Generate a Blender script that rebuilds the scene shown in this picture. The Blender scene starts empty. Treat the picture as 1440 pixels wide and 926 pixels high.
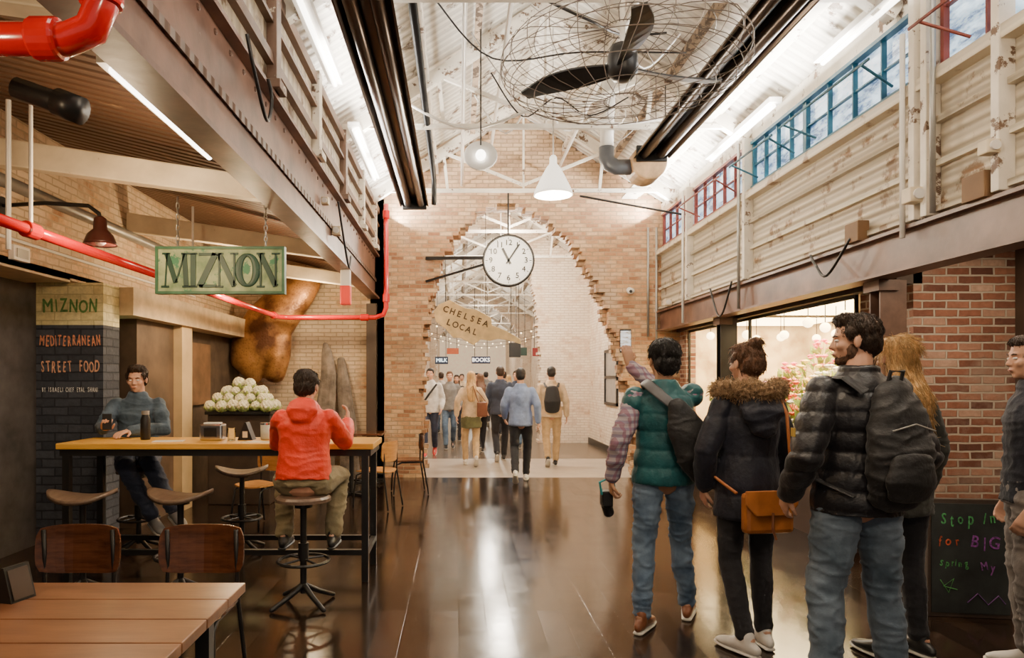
import bpy, bmesh, math, random
from mathutils import Vector, Matrix, noise
random.seed(7)
V=Vector; COL=bpy.context.scene.collection
pi=math.pi
def rad(a): return math.radians(a)

# ------------------------------------------------------------ mesh builder
class MB:
    def __init__(s): s.v=[];s.f=[];s.m=[];s.cur=0
    def mat(s,i): s.cur=i; return s
    def add(s,vs,fs):
        o=len(s.v); s.v+=[tuple(v) for v in vs]
        s.f+=[tuple(i+o for i in f) for f in fs]; s.m+=[s.cur]*len(fs); return s
    def box(s,x0,x1,y0,y1,z0,z1):
        vs=[(x,y,z) for x in (x0,x1) for y in (y0,y1) for z in (z0,z1)]
        return s.add(vs,[(0,1,3,2),(4,6,7,5),(0,4,5,1),(2,3,7,6),(0,2,6,4),(1,5,7,3)])
    def beam(s,p0,p1,w,h,up=(0,0,1)):
        p0=V(p0);p1=V(p1);t=(p1-p0).normalized();u=V(up)
        if abs(t.dot(u))>.98:u=V((0,1,0))
        a=t.cross(u).normalized();b=a.cross(t).normalized()
        vs=[p+a*(i*w/2)+b*(j*h/2) for p in (p0,p1) for i in (-1,1) for j in (-1,1)]
        return s.add(vs,[(0,1,3,2),(4,6,7,5),(0,4,5,1),(2,3,7,6),(0,2,6,4),(1,5,7,3)])
    def loft(s,rings,side=None,n=12,round_=True):
        P=[V(r[0]) for r in rings];k=len(P);prev=None;vs=[];fs=[]
        R=[]
        for i in range(k):
            t=(P[min(i+1,k-1)]-P[max(i-1,0)])
            t=t.normalized() if t.length>1e-9 else V((0,0,1))
            sv=V(side) if side is not None else (prev if prev is not None else (V((1,0,0)) if abs(t.x)<.8 else V((0,1,0))))
            a=sv-t*sv.dot(t)
            if a.length<1e-5: a=t.orthogonal()
            a.normalize();b=t.cross(a);prev=a
            R.append((P[i],a,b,t,rings[i][1],rings[i][2] if len(rings[i])>2 else rings[i][1]))
        seq=[]
        if round_:
            p,a,b,t,ra,rb=R[0];m=min(ra,rb)
            seq+=[(p-t*m*.9,a,b,ra*.4,rb*.4),(p-t*m*.55,a,b,ra*.83,rb*.83)]
        seq+=[(p,a,b,ra,rb) for p,a,b,t,ra,rb in R]
        if round_:
            p,a,b,t,ra,rb=R[-1];m=min(ra,rb)
            seq+=[(p+t*m*.55,a,b,ra*.83,rb*.83),(p+t*m*.9,a,b,ra*.4,rb*.4)]
        for p,a,b,ra,rb in seq:
            for j in range(n):
                th=2*pi*j/n; vs.append(p+a*(ra*math.cos(th))+b*(rb*math.sin(th)))
        q=len(seq)
        for i in range(q-1):
            for j in range(n):
                j2=(j+1)%n; fs.append((i*n+j,i*n+j2,(i+1)*n+j2,(i+1)*n+j))
        fs.append(tuple(range(n-1,-1,-1)));fs.append(tuple((q-1)*n+j for j in range(n)))
        return s.add(vs,fs)
    def tube(s,pts,r,n=8): return s.loft([(p,r,r) for p in pts],n=n,round_=False)
    def cyl(s,p0,p1,r,r2=None,n=20): return s.loft([(p0,r,r),(p1,r if r2 is None else r2,r if r2 is None else r2)],n=n,round_=False)
    def lathe(s,prof,n=24,c=(0,0,0),R=None):
        vs=[];fs=[];c=V(c);k=len(prof)
        for r,z in prof:
            for j in range(n):
                th=2*pi*j/n;p=V((max(r,.0005)*math.cos(th),max(r,.0005)*math.sin(th),z))
                if R is not None:p=R@p
                vs.append(c+p)
        for i in range(k-1):
            for j in range(n):
                j2=(j+1)%n;fs.append((i*n+j,i*n+j2,(i+1)*n+j2,(i+1)*n+j))
        fs.append(tuple(range(n-1,-1,-1)));fs.append(tuple((k-1)*n+j for j in range(n)))
        return s.add(vs,fs)
    def ell(s,c,r,R=None,n=12,m=8):
        c=V(c);vs=[];fs=[]
        if not hasattr(r,'__len__'): r=(r,r,r)
        for i in range(1,m):
            ph=pi*i/m
            for j in range(n):
                th=2*pi*j/n
                p=V((r[0]*math.sin(ph)*math.cos(th),r[1]*math.sin(ph)*math.sin(th),r[2]*math.cos(ph)))
                vs.append(c+((R@p) if R is not None else p))
        for z in (r[2],-r[2]):
            p=V((0,0,z));vs.append(c+((R@p) if R is not None else p))
        T=(m-1)*n;B=T+1
        for i in range(m-2):
            for j in range(n):
                j2=(j+1)%n;fs.append((i*n+j,(i+1)*n+j,(i+1)*n+j2,i*n+j2))
        for j in range(n):
            j2=(j+1)%n;fs.append((T,j,j2));fs.append((B,(m-2)*n+j2,(m-2)*n+j))
        return s.add(vs,fs)
    def prism(s,pts,d,axis='y',at=0):
        n=len(pts)
        f=(lambda p,q:(p[0],q,p[1])) if axis=='y' else (lambda p,q:(q,p[0],p[1]))
        vs=[f(p,at) for p in pts]+[f(p,at+d) for p in pts]
        fs=[tuple(range(n)),tuple(range(2*n-1,n-1,-1))]+[(i,(i+1)%n,n+(i+1)%n,n+i) for i in range(n)]
        return s.add(vs,fs)
    def text(s,t,size,mtx,bold=0.0,ext=.003,align='CENTER',sx=1):
        cu=bpy.data.curves.new('t','FONT');cu.body=t;cu.size=size;cu.extrude=ext;cu.align_x=align;cu.align_y='CENTER'
        cu.resolution_u=3
        o=bpy.data.objects.new('t',cu);COL.objects.link(o)
        dg=bpy.context.evaluated_depsgraph_get();me=bpy.data.meshes.new_from_object(o.evaluated_get(dg))
        S=Matrix.Diagonal((sx,1,1,1))
        offs=[(0,0)] if bold==0 else [(-bold,0),(bold,0),(0,bold),(0,-bold)]
        for k,(ox,oy) in enumerate(offs):
            s.add([mtx@(S@v.co+V((ox,oy,k*.0003))) for v in me.vertices],[tuple(p.vertices) for p in me.polygons])
        bpy.data.objects.remove(o);bpy.data.curves.remove(cu);bpy.data.meshes.remove(me);return s
    def handtext(s,t,size,mtx,width,bold=0.0,jit=1.0,tall=1.0):
        """uneven hand drawn letters spread over a given width"""
        adv={'I':.5,' ':.55,'M':1.25,'f':.6,'t':.6,'r':.65,'i':.4,'l':.4,'W':1.3}
        tot=sum(adv.get(c,1) for c in t);x=-width/2
        for c in t:
            w=adv.get(c,1)*width/tot
            if c!=' ':
                m=mtx@Matrix.Translation((x+w/2,random.uniform(-.05,.05)*size*jit,0))@Matrix.Rotation(rad(random.uniform(-6,6)*jit),4,'Z')
                s.text(c,size*tall*random.uniform(1-.08*jit,1+.08*jit),m,bold=bold,ext=.001,sx=random.uniform(.85,1.0)*w/(size*tall*.8)*adv.get(c,1)**-.35)
            x+=w
        return s
    def obj(s,name,mats,parent=None,loc=None,rz=0,smooth=False,bev=0,label=None,cat=None,kind=None,group=None,vox=0,sm=0,post=None,recalc=True):
        me=bpy.data.meshes.new(name);me.from_pydata(s.v,[],s.f)
        if recalc:
            bm=bmesh.new();bm.from_mesh(me);bm.faces.ensure_lookup_table()
            for i,f in enumerate(bm.faces): f.material_index=s.m[i]
            bmesh.ops.recalc_face_normals(bm,faces=bm.faces);bm.to_mesh(me);bm.free()
        if not isinstance(mats,(list,tuple)):mats=[mats]
        if vox:
            o=bpy.data.objects.new('tmp',me);COL.objects.link(o)
            r=o.modifiers.new('r','REMESH');r.mode='VOXEL';r.voxel_size=vox
            if sm:
                q=o.modifiers.new('s','SMOOTH');q.factor=.5;q.iterations=sm
            dg=bpy.context.evaluated_depsgraph_get()
            m2=bpy.data.meshes.new_from_object(o.evaluated_get(dg));bpy.data.objects.remove(o);bpy.data.meshes.remove(me);me=m2;me.name=name
            for p in me.polygons:p.material_index=0
            smooth=True
        if post:
            nr=[v.normal.copy() for v in me.vertices]
            for v,nn in zip(me.vertices,nr): v.co+=nn*post(v.co)
        me.materials.clear()
        for m in mats: me.materials.append(m)
        o=bpy.data.objects.new(name,me);COL.objects.link(o)
        if parent:o.parent=parent
        if loc is not None:o.location=loc
        if rz:o.rotation_euler=(0,0,rz)
        if smooth:
            for p in me.polygons:p.use_smooth=True
        if bev:
            b=o.modifiers.new('b','BEVEL');b.width=bev;b.segments=2;b.limit_method='ANGLE'
        if label:o['label']=label
        if cat:o['category']=cat
        if kind:o['kind']=kind
        if group:o['group']=group
        return o
def thing(name,label,cat,loc=(0,0,0),rz=0,group=None):
    e=bpy.data.objects.new(name,None);COL.objects.link(e);e.location=loc;e.rotation_euler=(0,0,rz);e.empty_display_size=.1
    e['label']=label;e['category']=cat
    if group:e['group']=group
    return e
def dup(src,loc,rz=None,sc=None,label=None):
    def cp(o,par):
        c=o.copy();COL.objects.link(c)
        if par: c.parent=par
        for ch in o.children: cp(ch,c)
        return c
    c=cp(src,None);c.location=loc
    if rz is not None:c.rotation_euler=(0,0,rz)
    if sc is not None:c.scale=(sc,sc,sc)
    if label:c['label']=label
    return c

# ------------------------------------------------------------ materials
def nodes(name):
    m=bpy.data.materials.new(name);m.use_nodes=True;return m,m.node_tree,m.node_tree.nodes['Principled BSDF']
def N(nt,t,ins={},**k):
    n=nt.nodes.new(t)
    for a,b in k.items(): setattr(n,a,b)
    for a,b in ins.items():
        if isinstance(b,bpy.types.NodeSocket): nt.links.new(b,n.inputs[a])
        else: n.inputs[a].default_value=b
    return n
def C(c): return (c[0],c[1],c[2],1)
def mix(nt,f,a,b,blend='MIX'):
    n=nt.nodes.new('ShaderNodeMix');n.data_type='RGBA';n.blend_type=blend;n.clamp_factor=True
    for i,x in ((0,f),(6,a),(7,b)):
        if isinstance(x,bpy.types.NodeSocket): nt.links.new(x,n.inputs[i])
        else: n.inputs[i].default_value=x if i==0 else C(x)
    return n.outputs[2]
def math_(nt,op,a,b=0):
    n=nt.nodes.new('ShaderNodeMath');n.operation=op
    for i,x in enumerate((a,b)):
        if isinstance(x,bpy.types.NodeSocket): nt.links.new(x,n.inputs[i])
        else:n.inputs[i].default_value=x
    return n.outputs[0]
def ramp(nt,f,stops,interp='LINEAR'):
    n=nt.nodes.new('ShaderNodeValToRGB');nt.links.new(f,n.inputs[0]);cr=n.color_ramp;cr.interpolation=interp
    while len(cr.elements)<len(stops):cr.elements.new(.5)
    for e,(p,c) in zip(cr.elements,stops):
        e.position=p;e.color=C(c) if hasattr(c,'__len__') else (c,c,c,1)
    return n.outputs[0]
def link(nt,a,b):nt.links.new(a,b)
def bump(nt,b,h,st=.3,d=.01):
    n=N(nt,'ShaderNodeBump',{'Height':h,'Strength':st,'Distance':d});link(nt,n.outputs[0],b.inputs['Normal'])
def pos(nt): return N(nt,'ShaderNodeNewGeometry').outputs['Position']
def ocoord(nt): return N(nt,'ShaderNodeTexCoord').outputs['Object']
def noise_(nt,vec,sc,det=4,ro=.55): return N(nt,'ShaderNodeTexNoise',{'Vector':vec,'Scale':sc,'Detail':det,'Roughness':ro}).outputs[0]
def M(name,c,r=.5,m=0,var=.15,sc=6,bmp=0,em=0,emc=None,c2=None,coat=0,peel=None,peelc=(.05,.03,.02),stretch=None,sheen=0):
    mt,nt,b=nodes(name);v=ocoord(nt)
    if stretch:
        v=N(nt,'ShaderNodeMapping',{'Vector':v,'Scale':stretch}).outputs[0]
    n=noise_(nt,v,sc)
    lo=tuple(x*(1-var) for x in c);hi=c2 or tuple(min(1,x*(1+var)) for x in c)
    col=mix(nt,ramp(nt,n,[(.3,0),(.7,1)]),lo,hi)
    if peel is not None:
        n2=noise_(nt,v,sc*1.3,8,.7);col=mix(nt,ramp(nt,n2,[(peel,0),(peel+.04,1)]),col,peelc)
    link(nt,col,b.inputs['Base Color']);b.inputs['Roughness'].default_value=r;b.inputs['Metallic'].default_value=m
    if coat:b.inputs['Coat Weight'].default_value=coat
    if sheen:b.inputs['Sheen Weight'].default_value=sheen
    if bmp:bump(nt,b,noise_(nt,v,sc*4),bmp,.01)
    if em:
        b.inputs['Emission Color'].default_value=C(emc or c);b.inputs['Emission Strength'].default_value=em
    return mt
def uvbox(nt):
    g=N(nt,'ShaderNodeNewGeometry');p=N(nt,'ShaderNodeSeparateXYZ',{0:g.outputs['Position']})
    n=N(nt,'ShaderNodeSeparateXYZ',{0:g.outputs['True Normal']})
    f=math_(nt,'GREATER_THAN',math_(nt,'ABSOLUTE',n.outputs[0]),.7)
    u=math_(nt,'ADD',math_(nt,'MULTIPLY',p.outputs[1],f),math_(nt,'MULTIPLY',p.outputs[0],math_(nt,'SUBTRACT',1.0,f)))
    return N(nt,'ShaderNodeCombineXYZ',{0:u,1:p.outputs[2]}).outputs[0],g.outputs['Position']
def brick(name,stops,mortar,white=(.62,.5,.38),wamt=.55,bw=.19,rh=.063,ms=.008,wf=.8,zwhite=None,grime=.5):
    mt,nt,b=nodes(name);uv,p=uvbox(nt)
    w=N(nt,'ShaderNodeTexNoise',{'Vector':p,'Scale':9.0})
    uv2=N(nt,'ShaderNodeVectorMath',{0:uv,1:N(nt,'ShaderNodeVectorMath',{0:w.outputs[1],1:(.014,.014,0)},operation='MULTIPLY').outputs[0]},operation='ADD').outputs[0]
    bt=N(nt,'ShaderNodeTexBrick',{'Vector':uv2,'Color1':(0,0,0,1),'Color2':(1,1,1,1),'Mortar':(0,0,0,1),'Scale':1.0,'Mortar Size':ms,'Mortar Smooth':.3,'Brick Width':bw,'Row Height':rh,'Bias':0.0})
    col=ramp(nt,bt.outputs['Color'],stops)
    n1=noise_(nt,p,2.2,6,.65);n2=noise_(nt,p,22,4,.6);n3=noise_(nt,p,1.1,5,.6)
    col=mix(nt,.6,col,mix(nt,n2,(.25,.25,.25),(1.6,1.6,1.6)),'MULTIPLY')
    wm=math_(nt,'MULTIPLY',ramp(nt,n1,[(wamt-.08,0),(wamt+.12,1)]),wf)
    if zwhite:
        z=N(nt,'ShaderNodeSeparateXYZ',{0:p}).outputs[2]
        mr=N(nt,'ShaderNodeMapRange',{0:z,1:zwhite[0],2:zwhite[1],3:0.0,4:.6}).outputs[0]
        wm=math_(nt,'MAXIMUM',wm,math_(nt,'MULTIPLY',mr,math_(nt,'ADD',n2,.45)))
    col=mix(nt,wm,col,white)
    col=mix(nt,bt.outputs['Fac'],col,mortar)
    if grime: col=mix(nt,ramp(nt,n3,[(.5,0),(.7,grime)]),col,(.09,.05,.03))
    link(nt,col,b.inputs['Base Color']);b.inputs['Roughness'].default_value=.8
    h=math_(nt,'SUBTRACT',math_(nt,'MULTIPLY',n2,.5),bt.outputs['Fac']);bump(nt,b,h,.9,.014)
    return mt
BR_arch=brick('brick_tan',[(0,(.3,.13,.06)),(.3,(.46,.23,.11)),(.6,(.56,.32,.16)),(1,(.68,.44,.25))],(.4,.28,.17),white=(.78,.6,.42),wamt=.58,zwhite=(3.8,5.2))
BR_red=brick('brick_red',[(0,(.12,.045,.03)),(.4,(.25,.095,.058)),(.8,(.36,.165,.105)),(1,(.48,.32,.24))],(.46,.38,.3),white=(.5,.4,.32),wamt=.6,wf=.5,rh=.065,bw=.185,ms=.009,grime=.35)
BR_left=brick('brick_left',[(0,(.36,.17,.08)),(.5,(.58,.34,.17)),(1,(.74,.5,.3))],(.5,.37,.24),white=(.76,.6,.42),wamt=.42,grime=.35)
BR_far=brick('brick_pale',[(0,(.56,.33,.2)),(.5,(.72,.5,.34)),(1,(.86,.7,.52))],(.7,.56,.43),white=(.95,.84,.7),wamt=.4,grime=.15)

def floor_mat():
    mt,nt,b=nodes('polished_dark_floor');p=pos(nt)
    pr=N(nt,'ShaderNodeMapping',{'Vector':p,'Rotation':(0,0,rad(90))}).outputs[0]
    bt=N(nt,'ShaderNodeTexBrick',{'Vector':pr,'Color1':(0,0,0,1),'Color2':(1,1,1,1),'Mortar':(0,0,0,1),'Scale':1.0,'Mortar Size':.004,'Brick Width':.75,'Row Height':.17})
    n=noise_(nt,p,1.7,6,.6);n2=noise_(nt,p,7,3);n3=noise_(nt,p,3.5,6,.65)
    col=ramp(nt,bt.outputs['Color'],[(0,(.012,.0075,.0055)),(.6,(.021,.0125,.0085)),(1,(.034,.02,.013))])
    col=mix(nt,ramp(nt,n3,[(.5,0),(.8,.3)]),col,(.08,.044,.026))
    col=mix(nt,bt.outputs['Fac'],col,(.004,.003,.002))
    link(nt,col,b.inputs['Base Color'])
    rr=math_(nt,'ADD',math_(nt,'MULTIPLY',bt.outputs['Color'],.07),math_(nt,'MULTIPLY',n3,.16))
    link(nt,math_(nt,'ADD',rr,.05),b.inputs['Roughness'])
    b.inputs['Specular IOR Level'].default_value=.42
    h=math_(nt,'SUBTRACT',math_(nt,'ADD',math_(nt,'MULTIPLY',n2,.35),math_(nt,'MULTIPLY',bt.outputs['Color'],.15)),bt.outputs['Fac']);bump(nt,b,h,.22,.006)
    return mt
FLOOR=floor_mat()
CONC=M('pale_concrete',(.4,.34,.28),.3,var=.15,sc=3,bmp=.05)
def corrug(name,c,axis='Y',freq=13,dirt=(.2,.13,.08),dth=.6,r=.5,st=.8,spread=.06):
    mt,nt,b=nodes(name);p=pos(nt);sp=N(nt,'ShaderNodeSeparateXYZ',{0:p})
    a=sp.outputs['XYZ'.index(axis)]
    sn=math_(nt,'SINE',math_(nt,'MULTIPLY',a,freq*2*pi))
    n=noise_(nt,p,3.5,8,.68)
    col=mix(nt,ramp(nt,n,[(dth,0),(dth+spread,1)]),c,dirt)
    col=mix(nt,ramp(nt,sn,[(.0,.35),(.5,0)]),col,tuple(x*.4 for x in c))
    link(nt,col,b.inputs['Base Color']);b.inputs['Roughness'].default_value=r
    bump(nt,b,sn,st,.015);return mt
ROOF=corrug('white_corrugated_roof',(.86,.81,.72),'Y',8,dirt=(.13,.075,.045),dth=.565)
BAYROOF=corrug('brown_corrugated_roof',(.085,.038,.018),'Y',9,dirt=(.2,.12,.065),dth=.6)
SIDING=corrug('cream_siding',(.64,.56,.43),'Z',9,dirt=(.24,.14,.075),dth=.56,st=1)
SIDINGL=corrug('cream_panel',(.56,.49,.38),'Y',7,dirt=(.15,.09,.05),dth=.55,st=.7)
WPAINT=M('peeling_white_paint',(.76,.7,.6),.6,var=.15,sc=5,peel=.57,peelc=(.13,.075,.045),bmp=.2)
WCREAM=M('cream_paint',(.7,.59,.42),.55,var=.15,sc=4,peel=.66,peelc=(.25,.14,.08))
BROWN=M('brown_steel',(.1,.05,.034),.45,var=.3,sc=5,c2=(.18,.1,.07),bmp=.1)
RUST=M('rusty_brown_steel',(.1,.042,.027),.42,var=.3,sc=3,c2=(.2,.1,.065),bmp=.15,peel=.66,peelc=(.45,.37,.29))
BLACK=M('black_metal',(.018,.017,.017),.4,.3)
DARKBRZ=M('dark_bronze_metal',(.05,.03,.02),.28,.7,var=.3,sc=3,stretch=(4,.4,4))
RED=M('red_gloss_paint',(.62,.01,.01),.22,var=.1,coat=.5)
GREY=M('galvanised_grey',(.34,.33,.31),.4,.5)
WHITE=M('white_enamel',(.8,.77,.72),.35,var=.04)
CHROME=M('chrome',(.6,.6,.6),.18,1)
TEAL=M('teal_frame_paint',(.006,.075,.12),.45,var=.3)
REDF=M('red_frame_paint',(.16,.025,.015),.5,var=.3)
def wood(name,c1,c2,sc=1,r=.35,axis=(1,14,14),coat=0):
    mt,nt,b=nodes(name);v=N(nt,'ShaderNodeMapping',{'Vector':ocoord(nt),'Scale':axis}).outputs[0]
    n=noise_(nt,v,3*sc,6,.6);n2=noise_(nt,ocoord(nt),5)
    col=mix(nt,ramp(nt,n,[(.3,0),(.7,1)]),c1,c2);col=mix(nt,math_(nt,'MULTIPLY',n2,.5),col,c1)
    link(nt,col,b.inputs['Base Color']);b.inputs['Roughness'].default_value=r;b.inputs['Coat Weight'].default_value=coat
    bump(nt,b,n,.15,.004);return mt
W_TABLE=wood('worn_brown_wood',(.15,.06,.028),(.3,.135,.06),r=.3,axis=(1,5,5),coat=.2)
W_BAR=wood('yellow_wood',(.72,.34,.04),(.95,.56,.1),r=.35,coat=.1)
W_PLY=wood('dark_plywood',(.07,.022,.009),(.2,.07,.027),r=.22,coat=.4)
W_STOOL=wood('grey_brown_wood',(.1,.065,.045),(.24,.16,.11),r=.35,axis=(10,1,10))
CHALK_D=brick('painted_chalkboard_brick',[(0,(.035,.04,.055)),(1,(.075,.083,.105))],(.025,.028,.04),wamt=.9,wf=0,rh=.08,bw=.24,grime=0)
STRAWB=brick('painted_straw_brick',[(0,(.72,.62,.3)),(1,(.88,.78,.42))],(.6,.52,.26),wamt=.9,wf=0,rh=.08,bw=.24,ms=.004,grime=0)
GLOW=M('fluorescent_tube',(1,.93,.82),.4,em=9,emc=(1,.92,.8))
BULB=M('warm_bulb',(1,.8,.5),.4,em=5,emc=(1,.72,.4))
def cloth(name,c,var=.25,sc=10,r=.85,b=.4,c2=None,sheen=.1): return M(name,c,r,var=var,sc=sc,bmp=b,c2=c2,sheen=sheen)
def glassm(name):
    mt,nt,b=nodes(name);b.inputs['Transmission Weight'].default_value=1;b.inputs['Roughness'].default_value=.02;b.inputs['IOR'].default_value=1.1;b.inputs['Base Color'].default_value=(.95,.97,.97,1);return mt
GLASS=glassm('clear_glass')
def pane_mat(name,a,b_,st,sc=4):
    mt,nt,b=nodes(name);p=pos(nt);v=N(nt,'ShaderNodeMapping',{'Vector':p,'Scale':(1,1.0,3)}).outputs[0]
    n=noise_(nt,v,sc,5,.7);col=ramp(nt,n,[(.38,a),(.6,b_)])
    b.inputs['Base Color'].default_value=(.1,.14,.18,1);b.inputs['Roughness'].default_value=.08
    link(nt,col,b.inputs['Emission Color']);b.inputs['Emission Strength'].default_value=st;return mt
PANE=pane_mat('glowing_daylight_pane',(.04,.09,.2),(.7,.88,1),2.0)  # daylight put into the glass as a mottled bluish emission

# ------------------------------------------------------------ setting
def S(mb,name,mat,**k): return mb.obj(name,mat,kind='structure',label=k.pop('label',name.replace('_',' ')),**k)
S(MB().box(-6,7,-4,10.65,-.1,0),'floor',FLOOR,label='dark polished plank floor')
S(MB().box(-6,7,10.65,13.2,-.1,0),'floor',CONC,label='pale polished concrete floor')
S(MB().box(-6,7,13.2,46,-.1,0),'floor',M('far_floor',(.12,.09,.065),.25,var=.3,sc=2),label='worn dark floor beyond the arch')

LX,RX=-1.28,3.16; CX=.94; EAVE=4.25; RIDGE=5.68
for sx,xe in ((-1,LX-.1),(1,RX+.1)):
    vs=[(xe,-4,EAVE),(xe,46,EAVE),(CX,46,RIDGE),(CX,-4,RIDGE),(xe,-4,EAVE+.06),(xe,46,EAVE+.06),(CX,46,RIDGE+.06),(CX,-4,RIDGE+.06)]
    S(MB().add(vs,[(0,1,2,3),(4,7,6,5),(0,4,5,1),(3,2,6,7),(0,3,7,4),(1,5,6,2)]),'ceiling',ROOF,label='whitewashed corrugated pitched roof')
S(MB().box(LX-.1,LX,-4,10.65,3.45,EAVE),'wall_left',SIDINGL,label='cream clerestory panelling above the beam')
mb=MB()
mb.box(RX,RX+.08,-4,10.65,2.57,3.52)
for i,(z0,z1,o) in enumerate(((2.62,2.66,.05),(2.92,2.96,.04),(3.2,3.24,.05),(3.46,3.54,.09))): mb.box(RX-o,RX+.01,-4,10.65,z0,z1)
S(mb,'wall_right',SIDING,label='cream weathered horizontal siding')
S(MB().box(RX,RX+.08,-4,10.65,4.1,EAVE+.02),'trim_1',WPAINT,label='white painted eave board')
S(MB().box(-3.62,-3.5,-4,10.65,2.42,3.75),'wall_left',BR_left,label='tan brick wall above the stall')
S(MB().box(-4.1,-3.9,-4,6.9,0,2.42),'wall_left',M('near_dark_wall',(.07,.06,.055),.6,var=.4),label='dark painted wall')
S(MB().box(-4.1,-3.5,-4,6.15,2.4,2.46),'trim_4',M('tan_ledge',(.5,.38,.24),.6),label='tan ledge under the brick wall')
vs=[(-3.6,-4,3.62),(-3.6,10.65,3.62),(LX,10.65,3.05),(LX,-4,3.05)]
S(MB().add(vs+[(a,b,c+.05) for a,b,c in vs],[(0,1,2,3),(7,6,5,4),(0,4,5,1),(3,2,6,7),(0,3,7,4),(1,5,6,2)]),'ceiling',BAYROOF,label='brown corrugated side bay ceiling')
S(MB().box(-5.0,LX+.12,10.65,10.95,0,5.0),'wall_back',BR_left,label='tan brick end wall of the side bay')
ROW=.063
def lerp_tab(tab,z):
    if z<=tab[0][0]: return tab[0][1]
    for (a,b),(c,d) in zip(tab,tab[1:]):
        if z<=c: return b+(d-b)*(z-a)/(c-a)
    return tab[-1][1]
def archwall(name,y0,y1,xl,xr,L,R,top,mat,jit=.06,label=''):
    mb=MB();z=0
    while z<RIDGE-.02:
        z1=z+ROW;h=(z+ROW/2)
        if h>EAVE:
            half=(RIDGE-h)/(RIDGE-EAVE)*(RX-CX+.1); a=max(L,CX-half);b=min(R,CX+half)
        else: a,b=L,R
        if h<top:
            x0=lerp_tab(xl,h)+random.choice((-1,-.4,0,.4,1))*jit+random.uniform(-.02,.02);x1=lerp_tab(xr,h)+random.choice((-1,-.4,0,.4,1))*jit+random.uniform(-.02,.02)
            if x1-x0>.06:
                if x0>a: mb.box(a,x0,y0,y1,z,z1)
                if x1<b: mb.box(x1,b,y0,y1,z,z1)
            else: mb.box(a,b,y0,y1,z,z1)
        elif b>a: mb.box(a,b,y0,y1,z,z1)
        z=z1
    S(mb,name,mat,label=label)
XL=[(0,-.55),(1.5,-.55),(2.2,-.5),(2.8,-.42),(3.3,-.28),(3.7,-.1),(3.95,.08),(4.1,.26),(4.2,.45),(4.28,.72)]
XR=[(0,2.76),(1.2,2.68),(2.0,2.5),(2.6,2.32),(3.1,2.12),(3.5,1.9),(3.8,1.66),(4.0,1.42),(4.14,1.2),(4.22,1.02),(4.28,.8)]
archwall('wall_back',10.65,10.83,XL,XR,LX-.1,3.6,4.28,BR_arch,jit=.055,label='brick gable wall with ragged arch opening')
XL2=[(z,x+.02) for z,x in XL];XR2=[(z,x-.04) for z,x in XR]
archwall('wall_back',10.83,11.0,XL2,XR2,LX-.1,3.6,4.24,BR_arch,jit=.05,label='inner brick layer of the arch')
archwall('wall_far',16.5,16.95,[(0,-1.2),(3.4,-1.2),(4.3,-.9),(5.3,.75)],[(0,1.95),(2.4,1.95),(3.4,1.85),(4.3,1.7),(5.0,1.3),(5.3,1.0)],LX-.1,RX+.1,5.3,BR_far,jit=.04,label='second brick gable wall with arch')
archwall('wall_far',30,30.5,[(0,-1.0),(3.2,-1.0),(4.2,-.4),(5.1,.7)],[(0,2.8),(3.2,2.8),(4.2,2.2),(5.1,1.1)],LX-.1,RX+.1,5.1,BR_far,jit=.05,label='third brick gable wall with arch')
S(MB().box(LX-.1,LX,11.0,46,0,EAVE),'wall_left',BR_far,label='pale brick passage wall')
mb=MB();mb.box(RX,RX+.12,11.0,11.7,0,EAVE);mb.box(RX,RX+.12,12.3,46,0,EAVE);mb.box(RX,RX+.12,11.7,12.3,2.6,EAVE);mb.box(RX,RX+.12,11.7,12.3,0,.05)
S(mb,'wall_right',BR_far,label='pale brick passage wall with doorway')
S(MB().box(-2,4,45.8,46,0,6),'wall_far',M('far_wall',(.6,.48,.34),.7,em=.5,emc=(1,.8,.55)),label='far wall with warm glow in its material')  # wall emits a warm glow in place of light at the far end
d=thing('window_1','narrow dark steel framed window in the brick passage wall','window');d['kind']='structure'
mb=MB()
for y in (13.5,14.6):mb.box(RX-.04,RX+.01,y,y+.06,1.0,2.15)
for z in (1.0,1.55,2.1):mb.box(RX-.04,RX+.01,13.5,14.66,z,z+.06)
mb.obj('frame',BLACK,d)
MB().box(RX-.015,RX-.005,13.5,14.6,1.05,2.1).obj('glass_pane',M('dim_pane',(.2,.18,.15),.1,em=.5),d)
S(MB().box(RX-.03,RX,12.3,16.5,0,.14),'baseboard_right',BLACK,label='dark skirting')
S(MB().box(3.45,3.6,6.0,10.65,0,.62),'wall_right',M('dark_stall_riser',(.05,.03,.022),.5),label='dark panel below shop window')
S(MB().box(3.4,3.6,5.3,10.65,2.27,2.6),'trim_2',M('dark_fascia',(.07,.045,.032),.6,var=.3),label='dark fascia above shop window')
S(MB().box(3.2,6.6,-4,13,2.6,2.68),'ceiling',M('dark_soffit',(.05,.035,.025),.7),label='dark soffit of the side aisle')
SHOPW=M('shop_wall',(.7,.42,.16),.7,em=.9,emc=(1,.64,.26),var=.6,sc=3,c2=(.98,.8,.5))  # golden shop light put into the wall as emission
S(MB().box(3.6,6.6,12.5,12.6,0,2.6),'wall_right',SHOPW,label='self-glowing warm wall inside flower shop')
S(MB().box(6.4,6.5,5.9,12.6,0,2.6),'wall_right',SHOPW,label='self-glowing warm wall inside flower shop')
S(MB().box(3.6,3.7,10.65,12.6,0,2.6),'wall_right',M('shop_wall3',(.5,.36,.22),.7),label='inner shop wall')
S(MB().box(3.45,3.6,10.35,10.65,0,2.3),'wall_right',BR_red,label='brick return beside the shop window')
S(MB().box(3.53,4.32,5.3,6.0,0,2.6),'wall_right',BR_red,label='weathered red brick pillar')
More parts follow.
